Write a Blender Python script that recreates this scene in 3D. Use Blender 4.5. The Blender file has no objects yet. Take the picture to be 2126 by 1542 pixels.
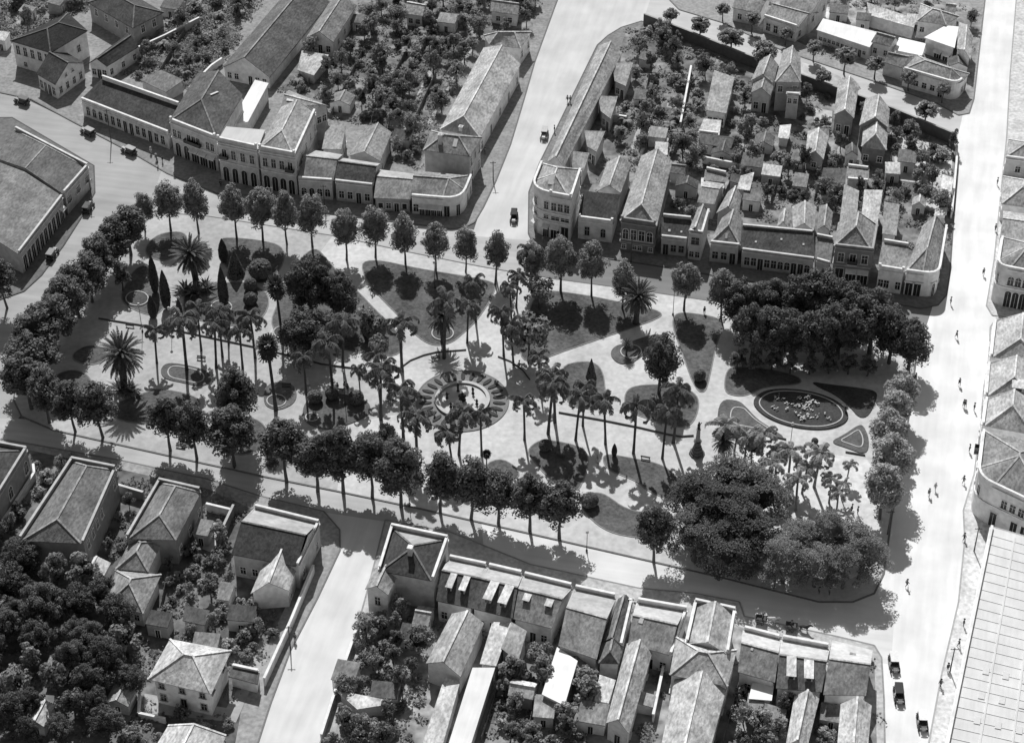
import bpy, bmesh, math, random
from mathutils import Vector, Matrix
import numpy as np
R = math.radians
SC = bpy.context.scene
COL = SC.collection
# ---------------------------------------------------------------- camera, sky, sun
CAM_H, PITCH, FPX = 257.0, R(40.0), 4200.0
PW, PH = 2126.0, 1542.0
cam_d = bpy.data.cameras.new('aerial_camera')
cam = bpy.data.objects.new('aerial_camera', cam_d); COL.objects.link(cam)
cam.location = (0, 0, CAM_H); cam.rotation_euler = (R(50.0), 0, 0)
cam_d.sensor_width = 36.0; cam_d.sensor_fit = 'HORIZONTAL'; cam_d.lens = 36.0 * FPX / PW
cam_d.clip_start = 1.0; cam_d.clip_end = 6000.0
SC.camera = cam
SUN_EL, SUN_AZ = R(46.0), R(7.0)          # sun ahead of the camera, a little to the west
wd = bpy.data.worlds.new('World'); SC.world = wd; wd.use_nodes = True
nt = wd.node_tree; nt.nodes.clear()
sky = nt.nodes.new('ShaderNodeTexSky'); sky.sky_type = 'NISHITA'; sky.sun_disc = False
sky.sun_elevation = SUN_EL; sky.sun_rotation = -SUN_AZ
bw = nt.nodes.new('ShaderNodeRGBToBW'); bg = nt.nodes.new('ShaderNodeBackground'); wo = nt.nodes.new('ShaderNodeOutputWorld')
bg.inputs['Strength'].default_value = 0.066
nt.links.new(sky.outputs[0], bw.inputs[0]); nt.links.new(bw.outputs[0], bg.inputs[0]); nt.links.new(bg.outputs[0], wo.inputs[0])
sl = bpy.data.lights.new('sun', 'SUN'); sl.energy = 3.6; sl.angle = R(0.6); sl.color = (1, 1, 1)
so = bpy.data.objects.new('sun', sl); COL.objects.link(so)
sdir = Vector((-math.sin(SUN_AZ) * math.cos(SUN_EL), math.cos(SUN_AZ) * math.cos(SUN_EL), math.sin(SUN_EL)))
so.rotation_euler = (-sdir).to_track_quat('-Z', 'Y').to_euler(); so.location = (0, 700, 500)
SC.view_settings.view_transform = 'Standard'; SC.view_settings.look = 'None'
SC.view_settings.exposure = 0.3; SC.view_settings.gamma = 1.0
SC.render.engine = 'CYCLES'; SC.cycles.pixel_filter_type = 'BLACKMAN_HARRIS'; SC.cycles.filter_width = 1.5
SC.cycles.max_bounces = 4; SC.cycles.diffuse_bounces = 2; SC.cycles.glossy_bounces = 1; SC.cycles.transparent_max_bounces = 2
# ---------------------------------------------------------------- survey: a sight line met with a level plane gives the place
ST, CT = math.sin(PITCH), math.cos(PITCH)
def G(px, py, z=0.0):
    u = (px - PW / 2) / FPX; v = (py - PH / 2) / FPX
    t = (CAM_H - z) / (ST + v * CT)
    return Vector((u * t, t * (CT - v * ST), z))
def PX(p):
    d = Vector(p) - Vector((0, 0, CAM_H))
    zz = d.y * CT - d.z * ST
    return (PW / 2 + FPX * d.x / zz, PH / 2 - FPX * (d.y * ST + d.z * CT) / zz)
TC = (0, 530, 1060, 1576); TR = (0, 380, 760, 1142); TS = 2120 / 550.0
def T(t, x, y):
    if t == 'p': return (x, y)
    if t == 'z1': return (x / 7.073, y / 7.073)
    if t == 'z7': return (1080 + x / 7.01, 360 + y / 7.01)
    if t == 'z8': return (330 + x / 7.01, 190 + y / 7.01)
    return (TC[int(t[0])] + x / TS, TR[int(t[1])] + y / TS)
def pts(t, L):
    return [T(p[0], p[1], p[2]) if len(p) == 3 else T(t, p[0], p[1]) for p in L]
def hgt(bx, by, ty):
    """height of a thing whose foot is seen at (bx, by) and whose top is seen at row ty"""
    b = G(bx, by); lo, hi = 0.0, 60.0
    for _ in range(30):
        m = (lo + hi) / 2
        if PX((b.x, b.y, m))[1] > ty: lo = m
        else: hi = m
    return lo
# ---------------------------------------------------------------- materials (greys: the place as a panchromatic plate sees it)
MATS = {}
def mat(kind, tone, amp=0.25, scale=1.0, rough=0.85, spec=0.25, trans=0.0, big=0.0, bigscale=0.05, island=False, stretch=None, bump=0.0):
    key = (kind, round(tone, 3), amp, scale, rough, trans, big, bigscale, island, stretch, bump)
    if key in MATS: return MATS[key]
    m = bpy.data.materials.new('%s_%02d' % (kind, int(tone * 100))); m.use_nodes = True
    n = m.node_tree; b = n.nodes['Principled BSDF']
    b.inputs['Roughness'].default_value = rough; b.inputs['Specular IOR Level'].default_value = spec
    geo = n.nodes.new('ShaderNodeNewGeometry')
    val = None
    def add(node_out, lo, hi):
        nonlocal val
        mr = n.nodes.new('ShaderNodeMapRange'); mr.inputs[1].default_value = 0.25; mr.inputs[2].default_value = 0.75
        mr.inputs[3].default_value = lo; mr.inputs[4].default_value = hi
        n.links.new(node_out, mr.inputs[0])
        if val is None: val = mr.outputs[0]
        else:
            mm = n.nodes.new('ShaderNodeMath'); mm.operation = 'MULTIPLY'
            n.links.new(val, mm.inputs[0]); n.links.new(mr.outputs[0], mm.inputs[1]); val = mm.outputs[0]
    pos = geo.outputs['Position']
    if stretch:
        mp = n.nodes.new('ShaderNodeMapping'); mp.vector_type = 'TEXTURE'; mp.inputs['Rotation'].default_value = (0, 0, stretch[2]); mp.inputs['Scale'].default_value = (stretch[0], stretch[1], 1)
        n.links.new(pos, mp.inputs[0]); pos = mp.outputs[0]
    nz = n.nodes.new('ShaderNodeTexNoise'); nz.inputs['Scale'].default_value = scale; nz.inputs['Detail'].default_value = 5
    n.links.new(pos, nz.inputs['Vector']); add(nz.outputs[0], 1 - amp, 1 + amp)
    if big:
        n2 = n.nodes.new('ShaderNodeTexNoise'); n2.inputs['Scale'].default_value = bigscale; n2.inputs['Detail'].default_value = 4
        n.links.new(geo.outputs['Position'], n2.inputs['Vector']); add(n2.outputs[0], 1 - big, 1 + big)
    if island: add(geo.outputs['Random Per Island'], 0.72, 1.3)
    mt = n.nodes.new('ShaderNodeMath'); mt.operation = 'MULTIPLY'; mt.inputs[1].default_value = tone; mt.use_clamp = True
    n.links.new(val, mt.inputs[0])
    cb = n.nodes.new('ShaderNodeCombineColor')
    for i in range(3): n.links.new(mt.outputs[0], cb.inputs[i])
    n.links.new(cb.outputs[0], b.inputs['Base Color'])
    if bump:
        bp = n.nodes.new('ShaderNodeBump'); bp.inputs['Strength'].default_value = bump; bp.inputs['Distance'].default_value = 0.25
        n.links.new(nz.outputs[0], bp.inputs['Height']); n.links.new(bp.outputs[0], b.inputs['Normal'])
    if trans:
        tr = n.nodes.new('ShaderNodeBsdfTranslucent'); mx = n.nodes.new('ShaderNodeMixShader'); mx.inputs[0].default_value = trans
        n.links.new(cb.outputs[0], tr.inputs[0]); n.links.new(b.outputs[0], mx.inputs[1]); n.links.new(tr.outputs[0], mx.inputs[2])
        n.links.new(mx.outputs[0], n.nodes['Material Output'].inputs[0])
    MATS[key] = m
    return m
def m_wall(t): return mat('plaster', min(.8, t * 1.5), 0.2, 0.9, 0.9, 0.2, big=0.10, bigscale=0.22)
def m_roof(t): return mat('tile_roof', min(.8, t * 1.14), 0.42, 1.6, 0.85, 0.2, big=0.38, bigscale=0.3, bump=0.7, stretch=(.7, 1.5, R(-13)))
def m_road(t, ns=True): return mat('macadam', t, 0.08 if t > .5 else .13, 0.7, 0.95, 0.1, big=0.14, bigscale=0.12, stretch=(1.1, 9, R(-13)) if ns else (9, 1.1, R(-11)))
def m_leaf(t): return [mat('leaf', min(.42, t * 1.8), 0.25, 0.6, 0.6, 0.25, trans=0.34, island=True), mat('shaded_core', .022, .3, 1.0)]  # second slot: shade inside the crown painted as a near-black core
M_TRIM = m_wall(0.62); M_DARK = mat('glass', 0.03, 0.2, 2.0, 0.25, 0.5); M_BARK = mat('bark', 0.09, 0.3, 4.0)
M_IRON = mat('iron', 0.05, 0.2, 5.0, 0.5); M_STONE = mat('stone', 0.42, 0.15, 1.5)
# ---------------------------------------------------------------- mesh builder
class MB:
    def __init__(s): s.v = []; s.f = []; s.m = []
    def poly(s, P, mi=0):
        i = len(s.v); s.v += [tuple(p) for p in P]; s.f.append(tuple(range(i, i + len(P)))); s.m.append(mi)
    def box(s, c, sx, sy, sz, ax=(1, 0, 0), mi=0, tz=(0, 0, 1)):
        """box centred at c, extents sx along ax, sz along tz"""
        c = Vector(c); a = Vector(ax).normalized(); z = Vector(tz).normalized(); b = z.cross(a).normalized()
        a = a * sx / 2; b = b * sy / 2; z = z * sz / 2
        P = [c - a - b - z, c + a - b - z, c + a + b - z, c - a + b - z, c - a - b + z, c + a - b + z, c + a + b + z, c - a + b + z]
        i = len(s.v); s.v += [tuple(p) for p in P]
        for q in ((0, 3, 2, 1), (4, 5, 6, 7), (0, 1, 5, 4), (1, 2, 6, 5), (2, 3, 7, 6), (3, 0, 4, 7)):
            s.f.append(tuple(i + k for k in q)); s.m.append(mi)
    def beam(s, a, b, w, h, mi=0):
        a = Vector(a); b = Vector(b); d = b - a
        up = Vector((0, 0, 1)) if abs(d.normalized().z) < 0.95 else Vector((0, 1, 0))
        side = d.cross(up).normalized(); up = side.cross(d).normalized()
        s.box((a + b) / 2, d.length, w, h, d, mi, up)
    def prism(s, P, z0, z1, mi=0, cap=True, bottom=False):
        n = len(P); i = len(s.v)
        s.v += [(p[0], p[1], z0) for p in P] + [(p[0], p[1], z1) for p in P]
        for k in range(n):
            s.f.append((i + k, i + (k + 1) % n, i + n + (k + 1) % n, i + n + k)); s.m.append(mi)
        if cap: s.f.append(tuple(i + n + k for k in range(n))); s.m.append(mi)
        if bottom: s.f.append(tuple(i + n - 1 - k for k in range(n))); s.m.append(mi)
    def lathe(s, prof, c=(0, 0, 0), n=16, mi=0, sx=1, sy=1):
        i = len(s.v)
        for r, z in prof:
            for k in range(n):
                a = 2 * math.pi * k / n; s.v.append((c[0] + r * sx * math.cos(a), c[1] + r * sy * math.sin(a), c[2] + z))
        for j in range(len(prof) - 1):
            for k in range(n):
                s.f.append((i + j * n + k, i + j * n + (k + 1) % n, i + (j + 1) * n + (k + 1) % n, i + (j + 1) * n + k)); s.m.append(mi)
        s.f.append(tuple(i + (len(prof) - 1) * n + k for k in range(n))); s.m.append(mi)
    def tube(s, path, rad, n=7, mi=0):
        i = len(s.v)
        for j, p in enumerate(path):
            p = Vector(p); d = (Vector(path[min(j + 1, len(path) - 1)]) - Vector(path[max(j - 1, 0)])).normalized()
            u = d.cross(Vector((0.13, 1, 0.21))).normalized(); w = d.cross(u); r = rad[j] if hasattr(rad, '__len__') else rad
            for k in range(n):
                a = 2 * math.pi * k / n; s.v.append(tuple(p + u * r * math.cos(a) + w * r * math.sin(a)))
        for j in range(len(path) - 1):
            for k in range(n):
                s.f.append((i + j * n + k, i + j * n + (k + 1) % n, i + (j + 1) * n + (k + 1) % n, i + (j + 1) * n + k)); s.m.append(mi)
        s.f.append(tuple(i + k for k in range(n))[::-1]); s.m.append(mi)
        s.f.append(tuple(i + (len(path) - 1) * n + k for k in range(n))); s.m.append(mi)
    def mesh(s, name, mats, smooth=False):
        me = bpy.data.meshes.new(name); me.from_pydata(s.v, [], s.f)
        for m in (mats if isinstance(mats, (list, tuple)) else [mats]): me.materials.append(m)
        me.polygons.foreach_set('material_index', s.m)
        if smooth: me.polygons.foreach_set('use_smooth', [True] * len(s.f))
        me.update(); return me
    def obj(s, name, mats, parent=None, loc=(0, 0, 0), smooth=False):
        return link(name, s.mesh(name, mats, smooth), parent, loc)
def link(name, data, parent=None, loc=(0, 0, 0), rz=0.0, sc=None):
    o = bpy.data.objects.new(name, data); COL.objects.link(o); o.location = loc
    if rz: o.rotation_euler = (0, 0, rz)
    if sc is not None: o.scale = sc if hasattr(sc, '__len__') else (sc, sc, sc)
    if parent is not None: o.parent = parent
    return o
def tag(o, label, cat, group=None):
    o['label'] = label; o['category'] = cat
    if group: o['group'] = group
    return o
def thing(name, label, cat, loc, rz=0.0, group=None, sc=None):
    return tag(link(name, None, None, loc, rz, sc), label, cat, group)
def struct(o, kind='structure'): o['kind'] = kind; return o
ORD = 'first second third fourth fifth sixth seventh eighth ninth tenth eleventh twelfth thirteenth fourteenth fifteenth sixteenth seventeenth eighteenth nineteenth twentieth'.split()
def chaikin(P, it=2):
    for _ in range(it):
        Q = []
        for i in range(len(P)):
            a = Vector(P[i]); b = Vector(P[(i + 1) % len(P)]); Q += [a * .75 + b * .25, a * .25 + b * .75]
        P = Q
    return P
def inside(x, y, P):
    c = False; n = len(P)
    for i in range(n):
        x1, y1 = P[i][0], P[i][1]; x2, y2 = P[(i + 1) % n][0], P[(i + 1) % n][1]
        if (y1 > y) != (y2 > y) and x < (x2 - x1) * (y - y1) / (y2 - y1) + x1: c = not c
    return c
# ---------------------------------------------------------------- ground, roads, pavements
def sheet(name, P, z, m, sides=0.0):
    b = MB(); Q = [(p.x, p.y) for p in P]
    if sides: b.prism(Q, z - sides, z)
    else: b.poly([(q[0], q[1], z) for q in Q])
    return struct(b.obj(name, m))
def gp(L, t='p'): return [G(*p) for p in pts(t, L)]
g = MB(); g.poly([(-2500, -400, 0), (2500, -400, 0), (2500, 3500, 0), (-2500, 3500, 0)])
struct(g.obj('ground', mat('soil', 0.12, 0.35, 0.3, 0.95, 0.1, big=0.4, bigscale=0.03)))
ROADS = [('avenue', .38, 0, [(-420, 60), (0, 180), (350, 350), (480, 405), (320, 470), (30, 880), (-60, 960), (-420, 860)]),
         ('road', .46, 0, [(340, 340), (680, 430), (1130, 500), (1130, 620), (700, 560), (290, 490)]),
         ('road', .22, 0, [(1100, 480), (1380, 545), (1990, 640), (1990, 730), (1500, 690), (1100, 620)]),
         ('street', .58, 1, [(980, 490), (1040, 300), (1080, 100), (1120, -80), (1420, -160), (1440, 30), (1340, 60), (1270, 95), (1120, 345), (1105, 500)]),
         ('road', .52, 0, [(1330, 60), (1360, -30), (1450, 0), (1830, 160), (2040, 240), (2010, 330), (1850, 260), (1530, 140)]),
         ('avenue', .76, 1, [(1935, 640), (1985, 300), (2030, 100), (2050, -120), (2140, -120), (2110, 200), (2070, 640), (2400, 690), (2400, 720), (2060, 670), (2040, 1100), (1990, 1300), (1900, 1720), (1780, 1720), (1790, 1300), (1840, 1100), (1885, 800)]),
         ('road', .46, 0, [(-300, 860), (60, 870), (700, 1000), (1000, 1060), (1010, 1180), (760, 1130), (560, 1080), (-300, 920)]),
         ('road', .68, 0, [(998, 1064), (1400, 1150), (1860, 1230), (1850, 1380), (1500, 1300), (1008, 1186)]),
         ('street', .66, 1, [(650, 1060), (850, 1090), (790, 1180), (770, 1240), (660, 1720), (440, 1720), (560, 1400)])]
for i, (nm, tone, ns, L) in enumerate(ROADS): sheet(nm, gp(L), 0.012 + 0.004 * i, m_road(tone, ns))  # tones also carry the overall brightness falloff, dim left to bright right
BLOCKS = {
 'A': [(-250, 70), (0, 193), (65, 207), (156, 256), (285, 324), (348, 361), (450, 402), (560, 428), (675, 444), (875, 468), (935, 476), (962, 474), (985, 462), (1004, 430), (1030, 375), (1060, 300), (1090, 200), (1110, 130), (1150, 20), (1180, -60), (1100, -150), (-250, -150)],
 'B': [(1097, 485), (1105, 503), (1130, 514), (1194, 527), (1265, 538), (1380, 555), (1540, 582), (1700, 606), (1835, 626), (1911, 641), (1947, 634), (1965, 613), (1972, 567), (1988, 337), (1984, 303), (1851, 246), (1537, 130), (1332, 45), (1290, 58), (1262, 75), (1240, 95), (1120, 340), (1098, 400)],
 'C': [(1410, 21), (1500, 48), (1625, 106), (1804, 166), (1944, 215), (1990, 240), (2012, 236), (2022, 205), (2045, 0), (2055, -80), (1400, -150), (1370, -20)],
 'D': [(2118, -100), (2097, 156), (2090, 285), (2078, 400), (2064, 540), (2048, 635), (2060, 655), (2400, 700), (2500, 300), (2500, -100)],
 'E': [(2068, 662), (2056, 680), (2052, 760), (2040, 860), (2022, 985), (2000, 1060), (2003, 1120), (1990, 1250), (1955, 1400), (1925, 1560), (1900, 1750), (2700, 1850), (2600, 740)],
 'L': [(-300, 250), (25, 245), (195, 345), (197, 400), (169, 452), (132, 510), (86, 572), (50, 605), (-50, 640), (-300, 560)],
 'F': [(-250, 872), (60, 922), (250, 956), (430, 995), (540, 1030), (672, 1062), (705, 1100), (706, 1142), (660, 1240), (603, 1350), (562, 1460), (530, 1560), (490, 1700), (-300, 1700)],
 'G': [(800, 1080), (935, 1105), (1100, 1172), (1330, 1222), (1440, 1232), (1535, 1250), (1545, 1280), (1740, 1322), (1815, 1340), (1830, 1365), (1835, 1450), (1840, 1720), (610, 1720), (665, 1542), (740, 1310), (770, 1200)]}
PAVE = {'A': .26, 'B': .2, 'C': .3, 'D': .58, 'E': .6, 'L': .15, 'F': .3, 'G': .45}
for k, L in BLOCKS.items(): sheet('pavement', gp(L), 0.14, mat('flagstone', PAVE[k], .3, 1.3, big=.2, bigscale=.25), 0.14)
def kerb_line(L, w=.3, tone=.15):
    P = gp(L); b = MB()
    for i in range(len(P)):
        a, d = P[i], P[(i + 1) % len(P)]
        if (a - d).length > .2: b.beam((a.x, a.y, .085), (d.x, d.y, .085), w, .17); 
    struct(b.obj('kerb', mat('kerbstone', tone, .2, 2)))
for k, L in BLOCKS.items(): kerb_line(L, .28, min(.4, PAVE[k] * .62))
PLAZA = [(262, 455), (300, 440), (430, 450), (560, 470), (700, 492), (850, 525), (1000, 555), (1150, 580), (1300, 600), (1450, 622), (1600, 645), (1800, 670), (1880, 688), (1905, 715), (1900, 760), (1878, 930), (1850, 1080), (1835, 1190), (1815, 1232), (1770, 1250), (1700, 1250), (1500, 1200), (1350, 1165), (1100, 1108), (880, 1058), (700, 1020), (550, 990), (330, 942), (110, 893), (45, 865), (28, 830), (40, 780), (140, 630)]
pl = gp(PLAZA)
sheet('plaza_paving', pl, 0.15, mat('gravel', .55, .16, .9, .95, .1, big=.2, bigscale=.1), 0.15)
sheet('dimmed_left_paving', gp([(262, 455), (300, 440), (430, 450), (560, 470), (690, 491), (640, 560), (560, 690), (668, 760), (745, 770), (800, 800), (830, 860), (720, 880), (700, 1019), (550, 989), (330, 941), (110, 892), (46, 864), (29, 830), (41, 780), (141, 630)]), 0.156, mat('gravel', .44, .16, .9, .95, .1, big=.2, bigscale=.1))  # left part of the plaza gravel painted darker for the dimmer left side
kb = MB()
for i in range(len(pl)):
    a, b = pl[i], pl[(i + 1) % len(pl)]
    kb.beam((a.x, a.y, .09), (b.x, b.y, .09), .32, .18)
struct(kb.obj('kerb', mat('kerbstone', .16, .2, 2)))
# tram rails on the lower street
GARD = {
 'A': [[(690, 20), (1125, -60), (1105, 62), (1000, 75), (900, 275), (870, 350), (790, 335), (775, 262), (690, 250), (600, 190), (560, 190), (655, 100)],
       [(230, 150), (330, 70), (380, -40), (560, -40), (470, 120), (420, 190), (330, 175)], [(-60, -60), (180, -60), (185, 20), (20, 85), (-60, 130)]],
 'B': [[(1334, 52), (1535, 136), (1848, 252), (1980, 306), (1980, 345), (1962, 560), (1900, 570), (1850, 540), (1700, 540), (1400, 500), (1190, 470), (1180, 420), (1240, 250), (1285, 110), (1300, 66)]],
 'C': [[(1560, -60), (1760, -60), (2040, 30), (2012, 205), (1980, 210), (1700, 110), (1560, 40)]],
 'E': [[(2085, 700), (2500, 760), (2500, 1000), (2060, 900)]],
 'F': [[(-60, 940), (60, 935), (250, 975), (430, 1015), (530, 1060), (650, 1090), (640, 1160), (560, 1330), (500, 1480), (460, 1700), (-200, 1700)]],
 'G': [[(790, 1200), (830, 1130), (920, 1180), (1100, 1210), (1330, 1260), (1530, 1300), (1700, 1350), (1815, 1370), (1825, 1700), (630, 1700), (690, 1542)]]}
for k, LL in GARD.items():
    for L in LL: sheet('garden_ground', gp(L), 0.152, mat('garden_soil', {'F': .15, 'A': .2, 'B': .22}.get(k, .28), .6, .5, .95, .1, big=.6, bigscale=.12))

for nm, tone, L in [('gravel_court', .66, [(1545, 925), (1640, 925), (1735, 945), (1800, 955), (1830, 1000), (1815, 1062), (1760, 1100), (1640, 1060), (1560, 1000)]),
                    ('yard', .55, [(1848, 275), (1978, 312), (1972, 420), (1930, 440), (1880, 400), (1858, 340)]), ('yard', .5, [(1665, 130), (1745, 160), (1740, 190), (1675, 185)]), ('yard', .5, [(1690, 225), (1728, 232), (1725, 268), (1690, 265)]),
                    ('yard', .42, [(812, 238), (860, 242), (850, 270), (808, 268)]), ('yard', .45, [(1385, 215), (1420, 205), (1440, 225), (1395, 300), (1375, 290)]), ('yard', .5, [(1540, 1410), (1610, 1420), (1600, 1470), (1535, 1470)]), ('yard', .5, [(440, 1085), (475, 1090), (445, 1150), (420, 1140)]),
                    ('yard', .6, [(1690, 10), (1740, 20), (1720, 40), (1690, 40)]), ('yard', .45, [(1120, 1400), (1190, 1380), (1170, 1460), (1100, 1450)]), ('yard', .4, [(300, 1440), (470, 1470), (500, 1420), (540, 1330), (560, 1340), (490, 1500), (300, 1480)])]:
    sheet(nm, gp(L), .158, mat('gravel', tone, .2, .8, .95, .1, big=.25, bigscale=.15))
for L in [[(852, 188), (806, 262)], [(905, 128), (862, 215)], [(1402, 200), (1386, 300)], [(1492, 238), (1440, 300)], [(1642, 262), (1618, 335)], [(1750, 300), (1720, 350)], [(400, 140), (350, 165)], [(700, 90), (655, 150)], [(980, 100), (890, 260)], [(1330, 260), (1310, 320)]]:
    a, d = gp(L); b = MB(); b.beam((a.x, a.y, .15), (d.x, d.y, .15), 1.0, .03); struct(b.obj('path', mat('gravel', .38, .3, .9, big=.3, bigscale=.3)))
# ---------------------------------------------------------------- buildings
FOOT = []      # footprints (ground polygons) to keep plants out of houses
LAND = []      # (centre, short phrase) landmarks named in the labels of plants
WMESH = {}
def window_mesh(k, w, h, lite):
    key = (k, round(w, 2), round(h, 2), lite)
    if key in WMESH: return WMESH[key]
    b = MB(); arch = k in 'aA'; t = .13
    def outline(w, h, n=7):
        if not arch: return [(-w / 2, 0), (w / 2, 0), (w / 2, h), (-w / 2, h)]
        r = w / 2
        return [(-r, 0), (r, 0)] + [(r * math.cos(math.pi * i / n), h - r + r * math.sin(math.pi * i / n)) for i in range(n + 1)]
    o = outline(w + 2 * t, h + t); i_ = outline(w, h)
    b.poly([(x, -.03, z) for x, z in i_], 1)
    n = len(o)
    for j in range(n):
        q = (j + 1) % n
        if k in 'dgAD' and j == 0: continue
        b.poly([(o[j][0], -.10, o[j][1]), (o[q][0], -.10, o[q][1]), (i_[q][0], -.10, i_[q][1]), (i_[j][0], -.10, i_[j][1])])
        b.poly([(o[q][0], -.10, o[q][1]), (o[j][0], -.10, o[j][1]), (o[j][0], .02, o[j][1]), (o[q][0], .02, o[q][1])])
        b.poly([(i_[j][0], -.10, i_[j][1]), (i_[q][0], -.10, i_[q][1]), (i_[q][0], -.03, i_[q][1]), (i_[j][0], -.03, i_[j][1])])
    if k in 'wa':
        b.box((0, -.06, h * .48), .06, .05, h * .94); b.box((0, -.06, h * .62), w * .98, .05, .06)
        b.box((0, -.16, -.06), w + .5, .24, .12)
    elif k == 'b':
        b.box((0, -.06, h * .5), .06, .05, h * .98); b.box((0, -.5, -.1), w + .9, .9, .14)
        for x in (-(w + .8) / 2, (w + .8) / 2): b.box((x, -.5, .4), .06, .8, .9, mi=1)
        b.box((0, -.92, .4), w + .86, .05, .9, mi=1)
    elif k in 'dAD':
        b.box((0, -.06, h * .45), .05, .04, h * .88)
        if k == 'D': b.box((0, -.14, h + .35), w + .9, .26, .22)
    elif k == 'g':
        b.poly([(-w / 2 - .1, -.08, h + .1), (w / 2 + .1, -.08, h + .1), (w / 2 + .1, -1.0, h - .35), (-w / 2 - .1, -1.0, h - .35)]); b.poly([(-w / 2 - .1, -1.0, h - .35), (w / 2 + .1, -1.0, h - .35), (w / 2 + .1, -1.0, h - .55), (-w / 2 - .1, -1.0, h - .55)])
        b.box((0, -.05, h * .8), w, .04, .08); b.box((-w / 6, -.05, h * .4), .06, .04, h * .8); b.box((w / 6, -.05, h * .4), .06, .04, h * .8)
    WMESH[key] = b.mesh('window', [m_wall(lite), M_DARK]); return WMESH[key]
def line_x(a, da, b, db):
    c = da.x * db.y - da.y * db.x
    if abs(c) < 1e-6: return b.copy()
    t = ((b.x - a.x) * db.y - (b.y - a.y) * db.x) / c
    return Vector((a.x + da.x * t, a.y + da.y * t))
def inset(Q, d):
    n = len(Q); E = []
    for i in range(n):
        e = (Q[(i + 1) % n] - Q[i]); nn = Vector((-e.y, e.x)).normalized(); E.append((Q[i] + nn * d[i], e))
    return [line_x(E[i - 1][0], E[i - 1][1], E[i][0], E[i][1]) for i in range(n)]
def round_poly(Q, rnd):
    out, seg = [], {}
    n = len(Q)
    for i in range(n):
        r = rnd.get(i, 0) if rnd else 0
        if r:
            a = Q[i] + (Q[i - 1] - Q[i]).normalized() * r; c = Q[i] + (Q[(i + 1) % n] - Q[i]).normalized() * r
            for k in range(6):
                t = k / 5; out.append((a * (1 - t) ** 2 + Q[i] * 2 * t * (1 - t) + c * t * t, i if k == 5 else -1))
        else: out.append((Q[i], i))
    return [p for p, _ in out], [e for _, e in out]     # points, quad edge that starts there (-1 = on a rounded corner)
def bld(name, label, short, t, P, h, roof='gx', rise=2.2, wall=.45, rt=.22, par=None, oh=.3, F='', R_='', B_='', L_='', hips=(0, 0), rnd=None, chim=(), sky=(), dorm=(), C='', cat='house', lite=.66, ridge=True, band=(), rib=0, sunlit=0, metal=False):
    par = par or {}
    P = pts(t, P)
    zb = h + (rise if roof == 'shed' else 0)
    pf, pb = par.get('F', 0), par.get('B', 0)
    Q3 = [G(*P[0], h + pf), G(*P[1], h + pf), G(*P[2], zb + pb), G(*P[3], zb + pb)]
    cen = Vector((sum(q.x for q in Q3) / 4, sum(q.y for q in Q3) / 4, 0))
    Q = [Vector((q.x - cen.x, q.y - cen.y)) for q in Q3]
    ent = thing(name, label, cat, cen)
    names = 'FRBL'
    wq = inset(Q, [0 if names[i] in par else oh for i in range(4)])
    rq = inset(Q, [.3 if names[i] in par else 0 for i in range(4)])
    wp, we = round_poly(wq, rnd); rp, re_ = round_poly(rq, rnd)
    FOOT.append([(p.x + cen.x, p.y + cen.y) for p in Q]); LAND.append((cen.copy(), short))
    fn = Vector((-(Q[1] - Q[0]).y, (Q[1] - Q[0]).x)).normalized()       # towards the back
    depth = ((Q[2] - Q[0]).dot(fn) + (Q[3] - Q[0]).dot(fn)) / 2
    def base_z(p, extra=0.0):
        if roof != 'shed': return h
        return h + rise * min(1.0, max(0.0, (p - Q[0]).dot(fn) / depth))
    # walls
    w = MB(); n = len(wp)
    gx = roof == 'gx'
    if roof in ('hip', 'pyr'):
        lx = ((Q[1] - Q[0]).length + (Q[2] - Q[3]).length) / 2; gx = lx >= depth
        s = min(lx, depth) / max(lx, depth) * .5
        if roof == 'pyr': s = max(s, .42)
        hips = (min(s, .49), min(s, .49))
    if gx: A0, A1 = (rq[3] + rq[0]) / 2, (rq[1] + rq[2]) / 2; gends = (3, 1)
    else: A0, A1 = (rq[0] + rq[1]) / 2, (rq[2] + rq[3]) / 2; gends = (0, 2)
    R0, R1 = A0.lerp(A1, hips[0]), A1.lerp(A0, hips[1])
    pitched = roof in ('gx', 'gy', 'hip', 'pyr')
    wz = .02
    for i in range(n):
        a, b = wp[i], wp[(i + 1) % n]
        w.poly([(a.x, a.y, wz), (b.x, b.y, wz), (b.x, b.y, base_z(b) - .01), (a.x, a.y, base_z(a) - .01)])
        if pitched and we[i] in gends and hips[gends.index(we[i])] == 0:
            m = (a + b) / 2; w.poly([(a.x, a.y, h - .01), (b.x, b.y, h - .01), (m.x, m.y, h + rise - .16)])
    w.obj('wall', m_wall(wall), ent)
    # roof shell
    rb = MB(); tris = []; th = .16; nr = len(rp)
    up = [(p.x, p.y, base_z(p)) for p in rp]
    faces = []; zf = []
    rid = []
    if pitched:
        r3 = [(R0.x, R0.y, h + rise), (R1.x, R1.y, h + rise)]
        which = []
        for p in rp:
            tt = (p - A0).dot(A1 - A0) / (A1 - A0).length_squared; which.append(0 if tt < .5 else 1)
        for i in range(nr):
            j = (i + 1) % nr
            if re_[i] in gends and hips[gends.index(re_[i])] == 0: continue
            if re_[i] == 2 and sunlit: zf.append(len(faces))  # back slope gets a paler colour that carries its sunlit brightness
            if which[i] == which[j]: faces.append([up[i], up[j], r3[which[i]]])
            else: faces.append([up[i], up[j], r3[which[j]], r3[which[i]]])
        rid.append((r3[0], r3[1]))
        for i in range(nr):
            if re_[i] >= 0 or re_[i - 1] >= 0:
                if hips[which[i]] > 0: rid.append((up[i], r3[which[i]]))
    else: faces.append(up)
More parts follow.
